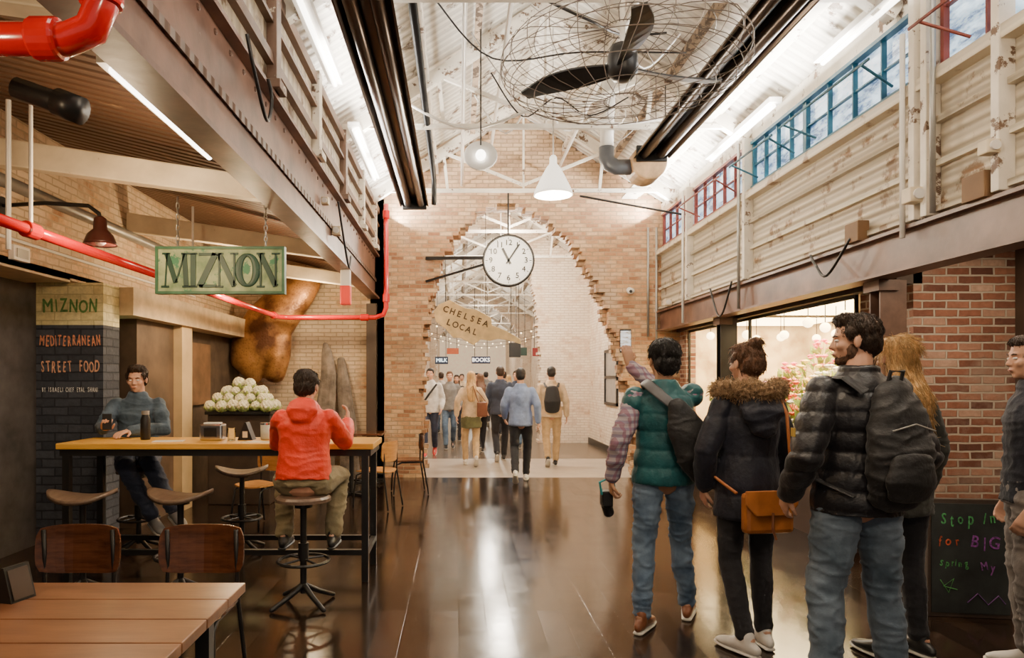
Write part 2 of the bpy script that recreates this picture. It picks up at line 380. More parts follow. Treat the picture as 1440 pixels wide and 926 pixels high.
S(MB().box(4.32,4.45,-4,5.9,0,2.6),'wall_right',M('dark_aisle_wall',(.08,.05,.035),.7),label='dark side aisle wall')  # plain dark brown wall
for i,(y0,y1) in enumerate(((6.0,8.2),(8.2,10.35))):
    w=thing(f'window_{i+2}','flower shop window with slim dark frame','window',(3.5,y0,.62));w['kind']='structure'
    L=y1-y0;H_=1.65;mb=MB();mb.box(-.015,.015,0,.02,0,H_);mb.box(-.015,.015,L-.02,L,0,H_);mb.box(-.015,.015,.02,L-.02,0,.03);mb.box(-.015,.015,.02,L-.02,H_-.03,H_)
    mb.obj('frame',BLACK,w);MB().box(-.004,.004,.02,L-.02,.03,H_-.03).obj('glass_pane',GLASS,w)
S(MB().box(-3.9,-3.28,6.3,6.6,0,2.03),'wall_left',CHALK_D,label='brick pillar painted black for chalk lettering')
S(MB().box(-3.9,-3.28,6.3,6.6,2.03,2.42),'wall_left',STRAWB,label='straw yellow painted top of the brick pillar')
S(MB().box(-3.5,-3.3,7.0,7.9,0,2.25),'wall_left',M('umber_plaster',(.11,.068,.04),.6,var=.4,sc=3),label='dark umber plaster pier')
S(MB().box(-3.5,-3.2,7.9,8.2,0,2.25),'wall_left',M('tan_plaster',(.6,.43,.23),.6,var=.15,sc=3),label='tan plaster pier')
S(MB().box(-3.55,-3.15,6.61,10.65,2.15,2.42),'trim_3',M('tan_lintel',(.6,.45,.27),.6,var=.2),label='tan lintel above stall opening')
S(MB().box(-5.0,-4.9,6.5,10.65,0,2.5),'wall_left',M('stall_inner',(.15,.26,.12),.6,var=.3,em=.1),label='inner stall wall with green light in its colour')  # green light of the stall put into the wall colour and a faint glow
S(MB().box(-5,-3.5,5,10.65,2.44,2.48),'ceiling',BLACK,label='stall ceiling')
S(MB().box(-3.5,-3.42,8.2,10.65,0,2.15),'wall_left',M('stall_dark',(.07,.048,.032),.6,var=.4),label='dark stall front')

# ------------------------------------------------------------ steel beams
e=thing('steel_beam','long brown riveted steel beam below cream panelling','beam',(LX,0,0))
mb=MB();mb.box(-.06,-.02,-4,10.6,2.8,3.45);mb.box(-.12,.05,-4,10.6,2.78,2.81);mb.box(-.12,.05,-4,10.6,3.43,3.46);mb.obj('girder',RUST,e)
mb=MB()
for k in range(40):
    for z in (2.86,3.38): mb.ell((-.02,1.0+k*.24,z),(.014,.018,.018),n=8,m=5)
mb.obj('rivets',BROWN,e)['kind']='stuff'
e=thing('steel_beam','long brown steel beam carrying cream siding','beam',(RX,0,0))
mb=MB();mb.box(-.03,.02,-4,10.6,2.29,2.57);mb.box(-.09,.09,-4,10.6,2.28,2.3);mb.box(-.09,.09,-4,10.6,2.56,2.585);mb.obj('girder',RUST,e)
for y in (5.25,8.4):
    c=thing('steel_column','brown steel column under the beam','column',(RX+.14,y,0),group='steel columns')
    mb=MB();mb.box(-.1,.1,-.07,-.055,0,2.28);mb.box(-.1,.1,.055,.07,0,2.28);mb.box(-.008,.008,-.055,.055,0,2.28);mb.obj('shaft',BROWN if y<6 else BLACK,c)
    MB().box(-.13,.13,-.1,.1,0,.02).obj('base_plate',BLACK,c);MB().box(-.13,.03,-.1,.1,2.2,2.28).obj('bracket',BROWN,c)
for y in (5.2,3.95):
    MB().box(RX-.12,RX-.03,y,y+.18,2.585,2.74).obj('timber_block',M('raw_timber',(.16,.085,.035),.7),label='short brown timber block on the beam',cat='block',bev=.005)
for k,(y,a,b) in enumerate(((2.6,3.5,2.98),(4.9,3.4,2.9),(7.2,3.4,2.9),(9.4,3.4,2.9))):
    c=MB();c.prism([(-3.48,a-.32),(-1.36,b-.1),(-1.36,b+.06),(-3.48,a-.12)],.12,'y',-.06)
    c.obj('cross_beam',WCREAM,loc=(0,y,0),label='cream painted beam crossing the side bay',cat='beam',group='side bay beams',bev=.01)
DB=M('dark_post_paint',(.13,.075,.05),.5,var=.3,peel=.6,peelc=(.6,.52,.42))
for y in (3.2,4.6,6.0,7.4,8.8,10.1):
    c=MB();c.box(LX-.0,LX+.07,y-.06,y+.06,3.46,4.22).box(LX,LX+.1,y-.09,y+.09,3.46,3.52)
    c.obj('wall_post',DB if y in(4.6,7.4,3.2) else WPAINT,label='peeling painted clerestory wall post',cat='post',group='clerestory posts',bev=.005)
for z,wd in ((3.62,.07),(3.9,.03),(4.1,.09)):
    MB().box(LX,LX+.05,-4,10.6,z,z+wd).obj('wall_rail',M('rail%.1f'%z,(.12,.065,.04),.5,var=.3),label='brown rail along the clerestory panelling',cat='rail')
for y in (3.9,4.5,4.62,7.35,9.2):
    c=MB();c.box(RX-.1,RX-.0,y-.03,y+.03,2.6,4.12)
    c.obj('wall_post',WPAINT,label='peeling painted clerestory wall post',cat='post',group='clerestory posts',bev=.005)
sections=[(2.6,4.45,REDF,3.54,4.35,'red'),(4.7,6.2,TEAL,3.56,4.07,'teal'),(6.2,7.3,TEAL,3.56,4.07,'teal'),(7.45,9.1,REDF,3.56,4.07,'dark red'),(9.25,10.5,REDF,3.56,4.07,'dark red')]
for i,(y0,y1,fm,z0,z1,nm) in enumerate(sections):
    w=thing(f'window_{i+6}',f'clerestory window with {nm} painted steel frame','window',(RX,y0,z0));w['kind']='structure'
    L=y1-y0;h=z1-z0;mb=MB();mb.box(-.04,.02,0,L,0,.03);mb.box(-.04,.02,0,L,h-.03,h)
    n=5 if L>1.6 else 4
    for k in range(n+1):
        t=.014 if 0<k<n else .03
        y=k*(L-.03)/n;mb.box(-.02,.02,y,y+t,.03,h-.03)
    mb.box(-.01,.02,0.03,L-.03,h*.5-.006,h*.5+.006)
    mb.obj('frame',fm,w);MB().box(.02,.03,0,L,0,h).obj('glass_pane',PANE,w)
    if i<4:
        a=MB();a.tube([(-.03,L*.15,.08),(-.3,L*.1,.2)],.01);a.tube([(-.03,L*.85,.08),(-.28,L*.9,.22)],.01);a.beam((-.29,L*.05,.21),(-.29,L*.95,.22),.012,.016);a.obj('opening_stay',fm,w)

# ------------------------------------------------------------ trusses
T=thing('roof_truss','whitewashed roof truss with tie rod and struts','truss',(0,2.4,0),group='roof trusses')
for sx,xe in ((-1,LX+.02),(1,RX-.02)):
    MB().beam((xe,0,EAVE-.1),(CX,0,RIDGE-.1),.09,.14).obj('rafter',WPAINT,T)
    MB().beam((CX+sx*1.1,0,EAVE+.02),(CX+sx*1.15,0,EAVE+.5),.04,.04).obj('strut',WPAINT,T)
    MB().beam((CX,0,EAVE+.1),(CX+sx*1.1,0,EAVE+.55),.04,.04).obj('strut',WPAINT,T)
MB().beam((LX+.02,0,EAVE+.02),(RX-.02,0,EAVE+.02),.05,.05).obj('tie_beam',WPAINT,T)
MB().cyl((CX,0,EAVE),(CX,0,RIDGE-.12),.015).obj('king_rod',WPAINT,T)
for y in (4.9,7.4,9.9,12.6,15.2,19,22,25,28,33,38): dup(T,(0,y,0))
DP=M('dirty_purlin',(.34,.25,.17),.7,var=.3,peel=.5,peelc=(.06,.035,.02))
for i,x in enumerate((-.9,-.35,.2,1.65,2.25,2.8)):
    z=EAVE+(RIDGE-EAVE)*(1-abs(x-CX)/(RX-CX+.1))-.11
    MB().beam((x,-4,z),(x,45,z),.07,.08).obj('purlin',WPAINT if i%2 else DP,label='weathered white roof purlin',cat='purlin',group='roof purlins')
for x,z in ((.05,4.55),(.45,4.75),(1.5,4.7)):
    MB().tube([(x,-3,z),(x,10.6,z)],.022).obj('ceiling_conduit',WHITE,label='white conduit running below the roof',cat='pipe',smooth=True)
MB().box(-.82,-.58,-3,10.5,EAVE+.14,EAVE+.17).obj('roof_board',WPAINT,label='flat white board under the roof slope',cat='board')
MB().box(2.5,2.74,-3,10.5,EAVE+.06,EAVE+.09).obj('roof_board',WPAINT,label='flat white board under the roof slope',cat='board')

def strip(x,y,z,L):
    t=thing('strip_light','long white fluorescent strip light fixture','light',(x,y,z),group='strip lights')
    MB().box(-.06,.06,0,L,.02,.07).obj('housing',WHITE,t)
    MB().cyl((0,.04,0),(0,L-.04,0),.02).obj('lamp_tube',GLOW,t)
def area(loc,rot,sx,sy,e,col=(1,.85,.66)):
    l=bpy.data.lights.new('area','AREA');l.shape='RECTANGLE';l.size=sx;l.size_y=sy;l.energy=e;l.color=col
    o=bpy.data.objects.new('area_lamp',l);COL.objects.link(o);o.location=loc;o.rotation_euler=rot;return o
def point(loc,e,col=(1,.72,.42),r=.06):
    l=bpy.data.lights.new('point','POINT');l.energy=e;l.color=col;l.shadow_soft_size=r
    o=bpy.data.objects.new('point_lamp',l);COL.objects.link(o);o.location=loc;return o
for y in (1.5,4.0,6.5): strip(RX-.14,y,4.15,1.7)
for y in (4.2,7.0): strip(LX+.2,y,4.1,1.8)
WN=(1,.94,.85)
for y in (2.5,6.5,9.3):
    area((RX-.25,y,4.03),(0,rad(150),0),.15,2.6,150,WN);area((LX+.33,y,3.98),(0,rad(-150),0),.15,2.6,140,WN)
strip(-1.72,3.35,3.06,1.4)

# ------------------------------------------------------------ heaters
def heater(x,y0,y1,z):
    t=thing('tube_heater','long dark radiant tube heater hung below the roof','heater',(x,y0,z),group='tube heaters')
    L=y1-y0
    MB().prism([(-.2,-.06),(-.12,.06),(.12,.06),(.2,-.06),(.185,-.06),(.11,.045),(-.11,.045),(-.185,-.06)],L,'y').obj('reflector',DARKBRZ,t)
    for dx in (-.09,.09): MB().cyl((dx,.05,-.03),(dx,L-.05,-.03),.05).obj('heater_tube',DARKBRZ,t,smooth=True)
    for yy in (.5,L/2,L-.5): MB().tube([(0,yy,.06),(0,yy,EAVE+.3-z)],.006).obj('hanger_rod',BLACK,t)
    MB().box(-.17,.17,L-.02,L+.02,-.1,.08).obj('end_cap',BLACK,t,bev=.01)
    return t
heater(-.62,1.5,9.6,4.02);h2=heater(2.12,1.5,7.5,4.02)
MB().cyl((-.02,0,0),(-.02,.32,0),.2,n=28).cyl((-.02,.32,0),(-.02,.38,0),.13).obj('burner_box',M('rusty_beige_unit',(.5,.32,.17),.45,var=.4),h2,loc=(0,6.0,-.09),bev=.02)
MB().tube([(-.34,2.2,4.3),(-.34,9.4,4.3),(-.34,9.45,4.1),(-.34,9.45,3.95)],.035,10).obj('drain_pipe',BLACK,smooth=True,label='thin black pipe running beside the heater',cat='pipe')
p=thing('exhaust_duct','pale exhaust duct with dark elbow joined to heater burner','duct',(1.68,7.62,4.0))
MB().tube([(0,0,.85),(-.02,0,.4),(-.03,0,.1)],.075,16).obj('duct_pipe',WHITE,p,smooth=True)
MB().tube([(-.03,0,.12),(-.03,0,.0),(.0,0,-.06),(.08,0,-.1),(.24,0,-.1)],.085,16).obj('elbow',M('dark_elbow',(.1,.11,.13),.4),p,smooth=True)

# ------------------------------------------------------------ fan
def fan(loc):
    t=thing('ceiling_fan','large black ceiling fan inside a wire cage','fan',loc)
    MB().lathe([(.02,.14),(.08,.12),(.1,.05),(.1,-.05),(.06,-.1),(.02,-.11)],20).obj('motor',BLACK,t,smooth=True)
    MB().cyl((0,0,.1),(0,0,1.9),.018).obj('down_rod',WHITE,t)
    for a in (135,8,255):
        mb=MB();R=Matrix.Rotation(rad(a),3,'Z');vs=[]
        for k in range(9):
            u=k/8;x=.06+u*.68;w=.045+.045*math.sin(pi*min(1,u*1.05));sw=.12*math.sin(u*2.0)
            tw=.5*(1-u*.6)
            for side in (-1,1):
                for zt in (0,.012):
                    vs.append(R@V((x,sw+side*w*math.cos(tw),side*w*math.sin(tw)+zt-.02)))
        fs=[]
        for k in range(8):
            o=k*4;q=o+4
            fs+=[(o,q,q+2,o+2),(o+1,o+3,q+3,q+1),(o,o+1,q+1,q),(o+2,q+2,q+3,o+3)]
        fs+=[(0,2,3,1),(32,33,35,34)]
        mb.add(vs,fs).obj('fan_blade',BLACK,t)
    RR=.8
    def zc(r,s): return s*(.04+.2*math.sqrt(max(0,1-(r/RR)**2)))
    wires=MB()
    for sgn in (1,-1):
        for k in range(28):
            a=2*pi*k/28;wires.tube([(r*math.cos(a+.35*(r/RR)),r*math.sin(a+.35*(r/RR)),zc(r,sgn)) for r in (.1,.3,.5,.65,.76,.8)],.0028,4)
        for r in (.12,.35,.58,.74,.8):
            wires.tube([(r*math.cos(a),r*math.sin(a),zc(r,sgn)) for a in [2*pi*j/40 for j in range(41)]],.0032,4)
    for k in range(28):
        a=2*pi*k/28+.35;wires.tube([(RR*math.cos(a),RR*math.sin(a),-.04),(RR*math.cos(a),RR*math.sin(a),.04)],.003,4)
    wires.obj('wire_cage',M('cage_wire',(.16,.13,.11),.4,.4),t)
fan((1.08,4.5,3.6))

# ------------------------------------------------------------ pendant lamps, other lamps and added fills
p=thing('pendant_lamp','white glass bell pendant lamp, lit','lamp',(.9,6.5,3.28),group='pendants')
MB().lathe([(.02,.38),(.035,.36),(.035,.3),(.06,.27),(.1,.2),(.15,.1),(.18,.03),(.185,0),(.17,.0),(.14,.1),(.09,.2),(.03,.27)],28).obj('lamp_shade',M('lit_glass_shade',(.95,.9,.82),.3,em=1.6,emc=(1,.9,.75)),p,smooth=True)
MB().tube([(0,0,.37),(0,0,1.6)],.007).obj('cord',WHITE,p);MB().ell((0,0,.1),.06).obj('light_bulb',GLOW,p,smooth=True)
p=thing('pendant_lamp','white disc shaped pendant spotlight hung on a cord','lamp',(.21,6.5,3.66),group='pendants')
R=Matrix.Rotation(rad(75),3,'X')
MB().lathe([(.03,-.12),(.08,-.1),(.15,-.02),(.16,.0),(.15,.01),(.02,-.02)],28,R=R).obj('lamp_shade',WHITE,p,smooth=True)
MB().tube([(0,0,.1),(0,0,1.2)],.007).obj('cord',BLACK,p);MB().ell((0,-.02,0),.05).obj('light_bulb',GLOW,p,smooth=True)
point((.9,6.5,3.15),100,(1,.84,.62),.1)
point((.9,2.5,3.6),105,(1,.79,.55),.12);point((1.0,-.8,3.3),125,(1,.79,.55),.15)  # second lamp: front fill added unseen behind the camera, no fixture
point((.6,9.0,3.5),100,(1,.82,.58),.12)
for y,en in ((12.3,300),(14.6,300),(20,260),(25,260),(32,280),(40,260)): point((.9,y,3.9),en,(1,.88,.72),.15)
point((-2.1,4.2,2.5),52,(1,.72,.42),.08);point((-2.3,7.4,2.45),82,(1,.72,.4),.08);point((-2.0,9.3,2.6),60,(1,.74,.42));point((-2.0,1.4,2.4),36,(1,.74,.44))
point((-2.7,5.2,2.6),42,(1,.78,.52),.06)
point((-4.3,7.2,1.9),16,(.8,1,.5))
area((4.9,8.3,2.5),(0,0,0),2.2,4,700,(1,.72,.36));area((5.2,11.5,2.5),(0,0,0),2,1.6,200,(1,.72,.36))
area((3.7,3.7,2.55),(0,0,0),.8,2.4,38,(1,.78,.54))  # fill light without a fixture, added to brighten the brick pillar

# ------------------------------------------------------------ clock
ck=thing('station_clock','round white station clock with black numerals hung in the arch','clock',(.74,10.2,3.3))
R90=Matrix.Rotation(rad(90),4,'X')
rx=Matrix.Rotation(rad(90),3,'X')
MB().lathe([(.36,-.07),(.385,-.06),(.39,.06),(.37,.075),(.355,.06)],48,R=rx).obj('clock_case',BLACK,ck,smooth=True)
MB().cyl((0,-.062,0),(0,-.055,0),.362,n=48).obj('clock_face',M('clock_white',(.88,.86,.82),.4,var=.02,em=.45),ck)
for i in range(1,13):
    a=rad(90-30*i);MB().text(str(i),.115,Matrix.Translation((.262*math.cos(a),-.068,.262*math.sin(a)))@R90,bold=.002,ext=.001).obj('numeral',BLACK,ck,recalc=False)
mb=MB()
for i in range(60):
    a=2*pi*i/60;r0=.325 if i%5 else .31;mb.beam((r0*math.cos(a),-.067,r0*math.sin(a)),(.345*math.cos(a),-.067,.345*math.sin(a)),.004 if i%5 else .01,.002,up=(0,1,0))
mb.obj('minute_marks',BLACK,ck)
def handc(n,ang,L,w):
    a=rad(90-ang);d=V((math.cos(a),0,math.sin(a)));MB().beam(d*-.06+V((0,-.075,0)),d*L+V((0,-.075,0)),.004,w,up=d.cross(V((0,1,0)))).obj(n,BLACK,ck)
handc('hour_hand',333,.2,.035);handc('minute_hand',34,.29,.024)
MB().tube([(0,0,.38),(0,0,1.02)],.012).obj('hanger_chain',BLACK,ck)
MB().beam((-.36,.0,.05),(-1.25,.44,.12),.03,.05).beam((-.36,.0,-.05),(-1.25,.44,-.24),.03,.03).obj('bracket_arm',BLACK,ck)
sg=thing('hanging_sign','cream cut-out wooden shop sign hung at a tilt','sign',(.12,11.9,2.5))
TL=Matrix.Rotation(rad(20),4,'Y')
mb=MB();pts=[(-.6,.0),(-.55,.16),(-.4,.3),(-.1,.26),(.1,.3),(.38,.26),(.44,.14),(.7,.13),(.98,.08),(1.04,.0),(.8,-.01),(.62,-.05),(.5,-.13),(.34,-.16),(.26,-.3),(0,-.26),(-.12,-.3),(-.3,-.2),(-.5,-.14)]
mb.prism(pts,.04,'y',-.02);mb.v=[tuple(TL@V(v)) for v in mb.v]
mb.obj('sign_board',M('cream_sign',(.72,.57,.3),.55,var=.2),sg,bev=.008)
INK=M('sign_ink',(.1,.065,.03),.6)
MB().handtext('CHELSEA',.15,TL@Matrix.Translation((-.04,-.026,.12))@R90,.86,bold=.004,jit=.3).obj('lettering',INK,sg,recalc=False)
MB().handtext('LOCAL',.15,TL@Matrix.Translation((-.04,-.026,-.08))@R90,.6,bold=.004,jit=.3).obj('lettering',INK,sg,recalc=False)
MB().tube([(-.35,0,.35),(-.35,0,2.1)],.006).obj('hanging_wire',BLACK,sg);MB().tube([(.35,0,.12),(.35,0,2.1)],.006).obj('hanging_wire',BLACK,sg)
for (x,y,z,w,h,t,mc,tc,nm) in ((.62,19,2.08,.52,.2,'BOOKS',(.02,.03,.08),(1,1,1),'black hanging sign with white BOOKS lettering'),(-.5,20,2.1,.38,.22,'MILK',(.03,.05,.1),(.7,.9,1),'dark illuminated hanging sign with pale lettering'),(1.45,17.6,2.3,.3,.38,'',(.01,.01,.01),(.8,.8,.75),'small plain black hanging sign'),(2.1,18.2,2.27,.26,.22,'',(.3,.03,.03),(1,1,1),'small dark red hanging sign'),(1.9,21,2.4,.4,.25,'',(.02,.05,.04),(1,1,1),'dark green hanging shop sign'),(-.2,23,2.5,.4,.2,'',(.5,.1,.03),(1,1,1),'orange red hanging shop sign')):
    s=thing('hanging_sign',nm,'sign',(x,y,z));MB().box(-w/2,w/2,-.02,.02,-h/2,h/2).obj('sign_board',M('signb',mc,.5),s,bev=.005)
    if t:MB().text(t,.15,Matrix.Translation((0,-.026,0))@R90,bold=.004).obj('lettering',M('signt',tc,.5,em=1.5),s,recalc=False)
    for q in(-1,1):MB().tube([(q*w/3,0,h/2),(q*w/3,0,2.0)],.008).obj('hanging_wire',BLACK,s)
for k,(x0,y0,x1,y1) in enumerate(((LX+.02,19.5,RX-.02,21),(LX+.02,24,RX-.02,26),(LX+.02,27,RX-.02,29))):
    s=thing('string_lights','string of warm bulbs slung across the passage','string lights',(0,0,0),group='string lights')
    pts=[V((x0+(x1-x0)*u,y0+(y1-y0)*u,3.3-.4*math.sin(pi*u))) for u in [i/14 for i in range(15)]]
    MB().tube(pts,.006,5).obj('cable',BLACK,s)
    for q in pts[1:-1]: MB().ell(q-V((0,0,.05)),.025,n=8,m=6).obj('light_bulb',BULB,s,smooth=True)

# ------------------------------------------------------------ pipes & fittings
p=thing('sprinkler_pipe','glossy red fire sprinkler pipe with fittings','pipe',(0,0,0))
MB().tube([(-2.57,1.0,2.42),(-2.57,9.6,2.42),(-2.55,9.72,2.42),(-2.45,9.8,2.42),(-1.2,9.8,2.42),(-1.08,9.8,2.46),(-1.04,9.8,2.56),(-1.04,9.8,4.05)],.035,12).obj('pipe_run',RED,p,smooth=True)
for q,d in (((-2.57,6.6,2.42),(0,.05,0)),((-2.57,4.1,2.42),(0,.06,0)),((-2.57,9.5,2.42),(0,.07,0)),((-1.35,9.8,2.42),(.06,0,0)),((-1.04,9.8,2.7),(0,0,.06)),((-1.04,9.8,3.9),(0,0,.06))):
    q=V(q);d=V(d);MB().cyl(q-d,q+d,.05,n=16).obj('coupling',RED,p,bev=.01)
MB().tube([(-2.57,6.6,2.45),(-2.57,6.6,3.2)],.012).obj('hanger_rod',WHITE,p);MB().tube([(-2.57,4.1,2.45),(-2.57,4.1,3.3)],.012).obj('hanger_rod',WHITE,p)
p=thing('sprinkler_main','thick glossy red water main with elbow','pipe',(0,0,-.03))
MB().tube([(-1.9,2.1,2.6),(-1.2,2.1,2.6),(-1.13,2.1,2.63),(-1.1,2.1,2.7),(-1.1,2.1,3.2)],.05,18).obj('pipe_run',RED,p,smooth=True)
for a,b in (((-1.31,2.1,2.6),(-1.22,2.1,2.6)),((-1.1,2.1,2.7),(-1.1,2.1,2.76)),((-1.5,2.1,2.6),(-1.46,2.1,2.6))): MB().cyl(a,b,.064,n=20).obj('coupling',RED,p,bev=.012)
MB().tube([(-1.62,2.5,2.59),(-1.45,2.5,2.53),(-1.4,2.5,2.51)],.04,16).cyl((-1.47,2.5,2.54),(-1.38,2.5,2.505),.05).obj('waste_pipe',BLACK,smooth=True,label='short black pipe end under the red main',cat='pipe')
MB().tube([(-3.44,2.0,3.03),(-3.44,8.0,3.03),(-3.44,8.1,3.0),(-3.44,8.12,2.8)],.05,12).obj('conduit_pipe',GREY,smooth=True,label='thick grey galvanised conduit along the wall',cat='pipe')
MB().tube([(-3.48,2.0,2.62),(-3.48,9,2.62)],.014).obj('conduit_pipe',WHITE,label='thin pale conduit along the brick wall',cat='pipe')
MB().tube([(-3.1,4.7,2.42),(-3.1,4.7,3.45)],.018).obj('conduit_pipe',WHITE,label='vertical white conduit drop in the bay',cat='pipe')
for k,(x,y,z0,z1,mt) in enumerate(((3.055,4.4,2.6,4.2,GREY),(3.055,4.7,2.5,3.9,WHITE),(3.055,7.45,2.3,4.1,GREY),(3.055,9.3,2.3,4.1,WHITE),(2.95,10.63,2.2,3.9,GREY),(3.08,10.63,1.2,3.9,GREY))):
    MB().tube([(x,y,z0),(x,y,z1)],.018).obj('conduit_pipe',mt,smooth=True,label='vertical electrical conduit fixed on the wall',cat='pipe',group='vertical conduits')
def cable(pts,r=.012,mt=BLACK,l='looped black cable along the beam'):
    P=[V(p) for p in pts];out=[]
    for i in range(len(P)-1):
        a=P[max(i-1,0)];b=P[i];c=P[i+1];d=P[min(i+2,len(P)-1)]
        for k in range(6):
            t=k/6;out.append(.5*((2*b)+(c-a)*t+(2*a-5*b+4*c-d)*t*t+(3*b-a-3*c+d)*t**3))
    out.append(P[-1]);MB().tube(out,r,6).obj('cable',mt,smooth=True,label=l,cat='cable')
cable([(-1.21,3.9,3.5),(-1.19,4.0,3.3),(-1.18,4.2,3.12),(-1.19,4.35,3.3),(-1.2,4.3,3.42)])
cable([(-1.2,6.8,3.3),(-1.18,7.1,2.9),(-1.17,7.3,2.72),(-1.2,7.6,2.9)])
cable([(3.04,5.3,2.62),(3.02,5.6,2.38),(3.03,5.8,2.5),(3.04,5.9,2.6)])
cable([(3.04,7.6,2.62),(3.02,7.8,2.3),(3.03,8.0,2.3),(3.02,8.2,2.62)])
cable([(-.6,7.0,4.4),(.1,7.0,4.1),(.9,6.8,4.25),(1.6,7.0,4.15),(2.6,7.2,4.35)],.014,WHITE,'white cable strung below the truss')
cable([(-.2,5.5,4.6),(.3,6,4.35),(1.1,6.2,4.5),(2.0,6,4.4)],.008,BLACK,'black cable strung below the truss')
random.seed(21)
for k in range(9):
    y=3.6+k*.6;x0=random.uniform(-.2,.9);pp=[(x0,y,random.uniform(4.6,4.9))]
    for j in range(4): pp.append((x0+(j+1)*.35,y+random.uniform(-.3,.3),random.uniform(4.25,4.75)))
    cable(pp,random.choice((.006,.008,.011)),[BLACK,WHITE,GREY][k%3],'loose cable looping between the roof trusses')
MB().tube([(1.6,9.0,3.95),(3.1,9.4,3.8)],.015).obj('hanging_rod',BLACK,label='thin dark horizontal rod near the gable',cat='rod')
for (x,y,z,s_) in ((-1.25,7.0,3.05,.09),(-1.25,6.4,3.2,.07),(3.03,4.55,2.75,.1),(3.03,3.9,2.85,.08),(3.03,9.9,2.65,.1)):
    j=thing('junction_box','small pale electrical junction box','electrical box',(x,y,z),group='junction boxes')
    MB().box(-s_/2,s_/2,-s_/2,s_/2,-s_/2,s_/2).obj('box_body',WCREAM,j,bev=.008);MB().cyl((0,-s_/2-.015,0),(0,-s_/2,0),s_*.35).obj('cover',WHITE,j)
s=thing('alarm_strobe','red and white fire alarm strobe hanging from the beam','alarm',(-1.29,7.8,2.5))
MB().box(-.055,.055,-.04,.04,-.02,.28).obj('housing',WHITE,s,bev=.01);MB().box(-.06,.06,-.05,.05,-.12,.1).obj('lens',M('red_lens',(.7,.05,.03),.3,em=.5),s,bev=.015)
s=thing('security_camera','small white dome security camera on the brick wall','camera',(2.66,10.62,2.9))
MB().ell((0,-.06,0),(.06,.06,.05)).obj('dome',WHITE,s,smooth=True);MB().ell((-.01,-.11,-.01),(.025,.02,.025)).obj('lens',BLACK,s);MB().cyl((0,-.03,.0),(0,.03,.03),.045).obj('mount',WHITE,s)
s=thing('wall_lamp','dark gooseneck wall lamp with domed shade','lamp',(-3.5,5.2,2.85))
MB().cyl((0,0,0),(.03,0,0),.07).obj('wall_plate',BLACK,s)
MB().tube([(0.02,0,0),(.35,0,.02),(.68,0,.0),(.76,0,-.06),(.77,0,-.12)],.016,10).obj('arm',BLACK,s,smooth=True)
MB().lathe([(.02,.0),(.045,-.02),(.05,-.1),(.09,-.14),(.115,-.2),(.12,-.22),(.11,-.21),(.08,-.15)],24,c=(.77,0,-.08)).obj('lamp_shade',M('dark_red_enamel',(.07,.02,.015),.3,var=.2),s,smooth=True)
MB().ell((.77,0,-.27),.04).obj('light_bulb',WHITE,s)
s=thing('electrical_socket','small white wall socket box','electrical box',(-3.5,5.4,2.52));MB().box(0,.05,-.1,.1,-.06,.06).obj('box_body',WHITE,s,bev=.006);MB().box(.05,.056,-.07,.07,-.035,.035).obj('cover',GREY,s)

# ------------------------------------------------------------ MIZNON hanging sign
s=thing('hanging_sign','green weathered wooden stall sign hung on chains','sign',(-1.81,5.2,2.355))
MB().box(-.48,.48,-.02,.02,-.17,.17).obj('sign_board',M('mint_board',(.12,.27,.12),.6,var=.4,sc=6,c2=(.45,.5,.28),peel=.57,peelc=(.05,.2,.1)),s,bev=.004)
mb=MB();mb.box(-.49,.49,-.03,.03,.16,.18).box(-.49,.49,-.03,.03,-.18,-.16).box(-.49,-.47,-.03,.03,-.16,.16).box(.47,.49,-.03,.03,-.16,.16)
mb.obj('sign_frame',M('green_frame',(.04,.13,.065),.5,var=.4),s)
LG=M('green_letters',(.004,.045,.026),.5,var=.3)
glyph={'M':[((.08,0),(.16,1),.3),((.14,1),(.5,.12),1),((.5,.12),(.86,1),.3),((.84,1),(.92,0),1)],
'I':[((.5,0),(.5,1),1.1)],'Z':[((.04,.98),(.96,.98),.6),((.94,1),(.08,0),1.25),((.04,.02),(1.0,.02),.6)],
'N':[((.12,0),(.12,1),.35),((.1,1),(.88,.02),1.1),((.88,0),(.88,1),.35)]}
serifs={'M':[(.08,0),(.92,0),(.12,1),(.88,1)],'I':[(.5,0),(.5,1)],'Z':[],'N':[(.12,0),(.12,1),(.88,1)]}
x=-.43
for ch_,w in zip('MIZNON',(.19,.07,.14,.15,.16,.15)):
    mb=MB();H_=.25;z0=-.125
    if ch_=='O':
        pp=[]
        for j in range(29):
            a=2*pi*j/28;pp.append(((x+w/2+w*.42*math.cos(a),-.024,z0+H_/2+H_*.46*math.sin(a)),.024*(.45+.75*abs(math.cos(a))),.006))
        mb.loft(pp,n=8,round_=False)
    else:
        for (a,b,th) in glyph[ch_]:
            mb.beam((x+a[0]*w,-.024,z0+a[1]*H_),(x+b[0]*w,-.024,z0+b[1]*H_),.008,.036*th,up=V((b[0]-a[0],0,b[1]-a[1])).cross(V((0,1,0))))
        for a in serifs[ch_]: mb.box(x+a[0]*w-.03,x+a[0]*w+.03,-.028,-.02,z0+a[1]*H_-.007,z0+a[1]*H_+.007)
    mb.obj('letter',LG,s);x+=w+.002
for x in (-.33,.34):
    mb=MB()
    for k in range(9):
        c=V((x,0,.2+k*.042));pl=(k%2)
        mb.tube([c+V(((.012*math.cos(a)) if pl else 0,0 if pl else .012*math.cos(a),.028*math.sin(a))) for a in [2*pi*j/10 for j in range(11)]],.004,5)
    mb.obj('chain',GREY,s)
random.seed(5)
s=thing('painted_stall_lettering','chalk coloured stall lettering painted on the pillar','sign',(-3.585,6.295,0))
